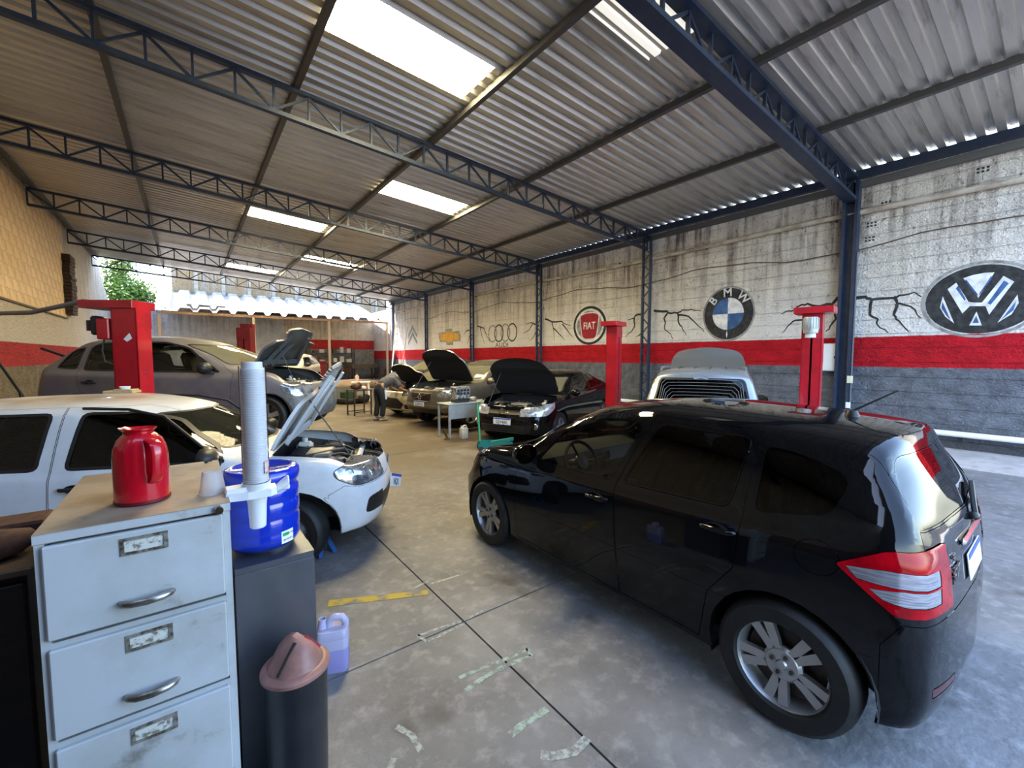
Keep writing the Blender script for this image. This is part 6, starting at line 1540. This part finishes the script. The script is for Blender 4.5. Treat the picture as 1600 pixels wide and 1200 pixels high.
# ---- back corner: rack, bench, drum, leaning poles
rk = empty('shelf_rack', (8.3, 33.3, 0), 0, 'dark steel shelf rack full of parts under the tiled lean-to', 'shelf')
for x in (-1.7, 0, 1.7):
    for y in (-.3, .3): MB().box((x, y, 1.2), (.06, .06, 2.4)).build('post', dark_metal, rk)
for z in (.6, 1.3, 2.0): MB().box((0, 0, z), (3.5, .66, .04)).build('shelf', dark_metal, rk)
rr = random.Random(5); cols_ = [(.35, .28, .18), (.5, .45, .4), (.06, .06, .06), (.3, .12, .1), (.12, .1, .09), (.45, .45, .45), (.08, .1, .14)]
spots_ = [(z, x) for z in (.62, 1.32, 2.02) for x in (-1.45, -1.0, -.55, .35, .85, 1.35)]
desc = ['tan', 'cream', 'black', 'brick red', 'brown', 'pale grey', 'slate']
pos = {.62: 'bottom', 1.32: 'middle', 2.02: 'top'}; pl = ['leftmost', 'second from left', 'third from left', 'fourth from left', 'fifth from left', 'rightmost']
for i, (z, x) in enumerate(spots_):
    k = rr.randrange(7); w_, d2, h_ = rr.uniform(.2, .38), rr.uniform(.25, .45), rr.uniform(.15, .45)
    o = MB().box((0, 0, h_ / 2), (w_, d2, h_), bev=.015).box((0, 0, h_ + .008), (w_ * 1.02, d2 * 1.02, .02), bev=.004).build('box', M('box_%s' % desc[k].replace(' ', '_'), cols_[k], .7)); o.location = (8.3 + x, 33.3, z)
    tag(o, '%s box, %s on the %s shelf of the far rack' % (desc[k], pl[i % 6], pos[z]), 'box', 'boxes on the far rack')
wbn = empty('workbench', (10.4, 32.4, 0), rad(8), 'brown workbench with thin legs right of the far rack', 'bench')
MB().box((0, 0, 1.05), (2.0, .8, .3), bev=.02).build('bench_top', M('bench_brown', (.12, .085, .05), .8, 0, (.05, .035, .025), 5), wbn)
for sx in (-1, 1):
    for sy in (-1, 1): MB().box((sx * .9, sy * .33, .45), (.07, .07, .9)).build('leg', rs, wbn)
dr_ = MB().lathe([(0, 0), (.28, 0), (.29, .02), (.28, .3), (.29, .32), (.28, .6), (.29, .62), (.28, .88), (.26, .88), (0, .86)], n=24).build('drum', M('drum_brown', (.06, .04, .03), .6, .3, (.03, .02, .02), 5), None, 40)
dr_.location = (11.3, 30.7, 0); tag(dr_, 'dark oil drum in the back right corner', 'drum')
for k, (a, b_) in enumerate((((11.0, 28.3, 0), (11.58, 28.75, 4.0)), ((10.85, 28.0, 0), (11.58, 28.6, 3.4)), ((10.9, 26.4, 0), (11.6, 26.8, 3.7)))):
    o = MB().tube([a, b_], .03, 8).build('pole', M('pole_pale', (.55, .5, .42), .5), None, 50)
    tag(o, ['taller pale pole leaning on the last column', 'shorter pale pole leaning beside the last column', 'pale pole leaning on the wall by the grey chevrons'][k], 'pole')

# ---- lean-to at the back: big trapezoid tiles on a beam
lt = empty('lean_to', (0, 0, 0), 0, 'lean-to roof of dirty white wavy tiles at the back of the yard', 'roof')
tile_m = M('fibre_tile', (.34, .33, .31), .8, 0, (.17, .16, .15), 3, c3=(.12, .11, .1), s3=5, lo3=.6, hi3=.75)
b = MB(); prof = [(-.5, 0), (-.40, 0), (-.25, .20), (.25, .20), (.40, 0), (.5, 0)]
n = len(prof); L = [(30.3, 4.28), (33.0, 5.1), (36.3, 6.0)]
vs = [(x * .9, y, z + dz) for y, z in L for x, dz in prof] + [(x * .9, y, z + dz - .02) for y, z in L for x, dz in prof]
fs = [(r * n + i, r * n + i + 1, (r + 1) * n + i + 1, (r + 1) * n + i) for r in range(2) for i in range(n - 1)]
fs += [tuple(v + 3 * n for v in f[::-1]) for f in fs] + [(i, i + 1, 3 * n + i + 1, 3 * n + i) for i in range(n - 1)]
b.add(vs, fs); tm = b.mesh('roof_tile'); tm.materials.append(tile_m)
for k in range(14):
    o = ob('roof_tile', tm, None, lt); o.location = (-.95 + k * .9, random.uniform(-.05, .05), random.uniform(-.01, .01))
MB().box((5.3, 30.45, 4.20), (12.8, .14, .14)).build('beam', M('beam_tan', (.42, .27, .18), .8, 0, (.3, .2, .14), 6), lt)
for x in (-1.2, 3.25, 7.6, 11.6): MB().box((x, 30.45, 2.06), (.14, .14, 4.12)).build('post', M('post_pale', (.5, .38, .28), .8), lt)
sh2 = MB().box((0, 0, .03), (1.9, .7, .05)).build('sheet', M('loose_panel', (.34, .38, .42), .5)); sh2.location = (.9, 31.2, 4.82); sh2.rotation_euler = (rad(16), 0, .1); tag(sh2, 'pale bluish panel lying loose on the lean-to tiles', 'panel')
# ---- tree beyond the left wall
tr = empty('tree', (-3.1, 37.6, 0), 0, 'bright green tree hanging over the yard wall at the left', 'tree')
bark = M('bark', (.16, .12, .09), .9)
t_ = MB(); t_.tube([(0, 0, 0), (.1, 0, 3), (.0, -.2, 6.2), (-.2, -.4, 8.6)], [.2, .17, .12, .05], 8)
rr = random.Random(9); tips = []
for k in range(22):
    a = rr.uniform(0, 2 * PI); z0 = rr.uniform(4.8, 8.0); L_ = rr.uniform(.4, 1.25)
    e_ = Vector((math.cos(a) * L_, math.sin(a) * L_ - .2, z0 + rr.uniform(-.9, .7))); t_.tube([(0, -.2, z0), tuple((Vector((0, -.2, z0)) + e_) / 2 + Vector((0, 0, .2))), tuple(e_)], [.045, .03, .01], 5); tips += [e_, (Vector((0, -.2, z0)) + e_) / 2]
t_.build('trunk', bark, tr, 60)
lf = MB()
for p in tips:
    for k in range(110):
        c = p + Vector((rr.gauss(0, .34), rr.gauss(0, .34), rr.gauss(0, .34))); u_ = Vector((rr.gauss(0, 1), rr.gauss(0, 1), rr.gauss(0, .6))).normalized(); v_ = u_.orthogonal().normalized()
        s_ = rr.uniform(.09, .17); lf.add([c - u_ * s_, c + v_ * s_ * .45, c + u_ * s_, c - v_ * s_ * .45], [(0, 1, 2, 3)])
fo_ = lf.build('foliage', M('leaf_green', (.13, .20, .02), .6, 0, (.06, .12, .015), 2), tr); fo_['kind'] = 'stuff'

# ---- jack handle leaning on the left wall, things on the white car roof
jh = empty('crowbar', (-3.2, 14.75, 0), 0, 'black lever bar leaning on the left wall below the red band', 'tool')
MB().tube([(.12, -.02, 0), (.05, .0, .95), (-.05, -.1, 1.25), (-.36, -.28, 2.1)], .028, 8).build('bar', black_plastic, jh, 50)
MB().tube([(.25, .45, 0), (.06, .05, .92)], .02, 8).build('brace', black_plastic, jh, 50)
cb_ = MB().box((0, 0, .012), (.24, .14, .024), bev=.003).box((.03, .0, .03), (.15, .13, .012), bev=.003).build('cardboard', M('cardboard', (.46, .33, .17), .85)); cb_.location = (-.52, 5.52, 1.432); cb_.rotation_euler = (0, 0, rad(-25)); tag(cb_, 'flat cardboard piece on the white car roof', 'cardboard')
lid = MB().lathe([(0, 0), (.035, 0), (.042, .025), (.044, .025), (.036, -.001)], n=20).build('pot', white_plastic, None, 40); lid.location = (-.50, 5.52, 1.4695); tag(lid, 'small white pot on the cardboard on the white car', 'pot')

js = empty('jack_stand', (.90, 4.03, 0), .4, 'blue jack stand under the front wheel of the white car', 'jack stand')
jb_ = M('stand_blue', (.02, .10, .35), .5)
for sx in (-1, 1):
    for sy in (-1, 1): MB().bar((sx * .075, sy * .075, .005), (sx * .025, sy * .025, .17), .03).build('leg', jb_, js)
MB().lathe([(.03, .10), (.03, .20), (.0, .20)], n=12).box((0, 0, .205), (.09, .04, .03)).build('saddle', jb_, js)
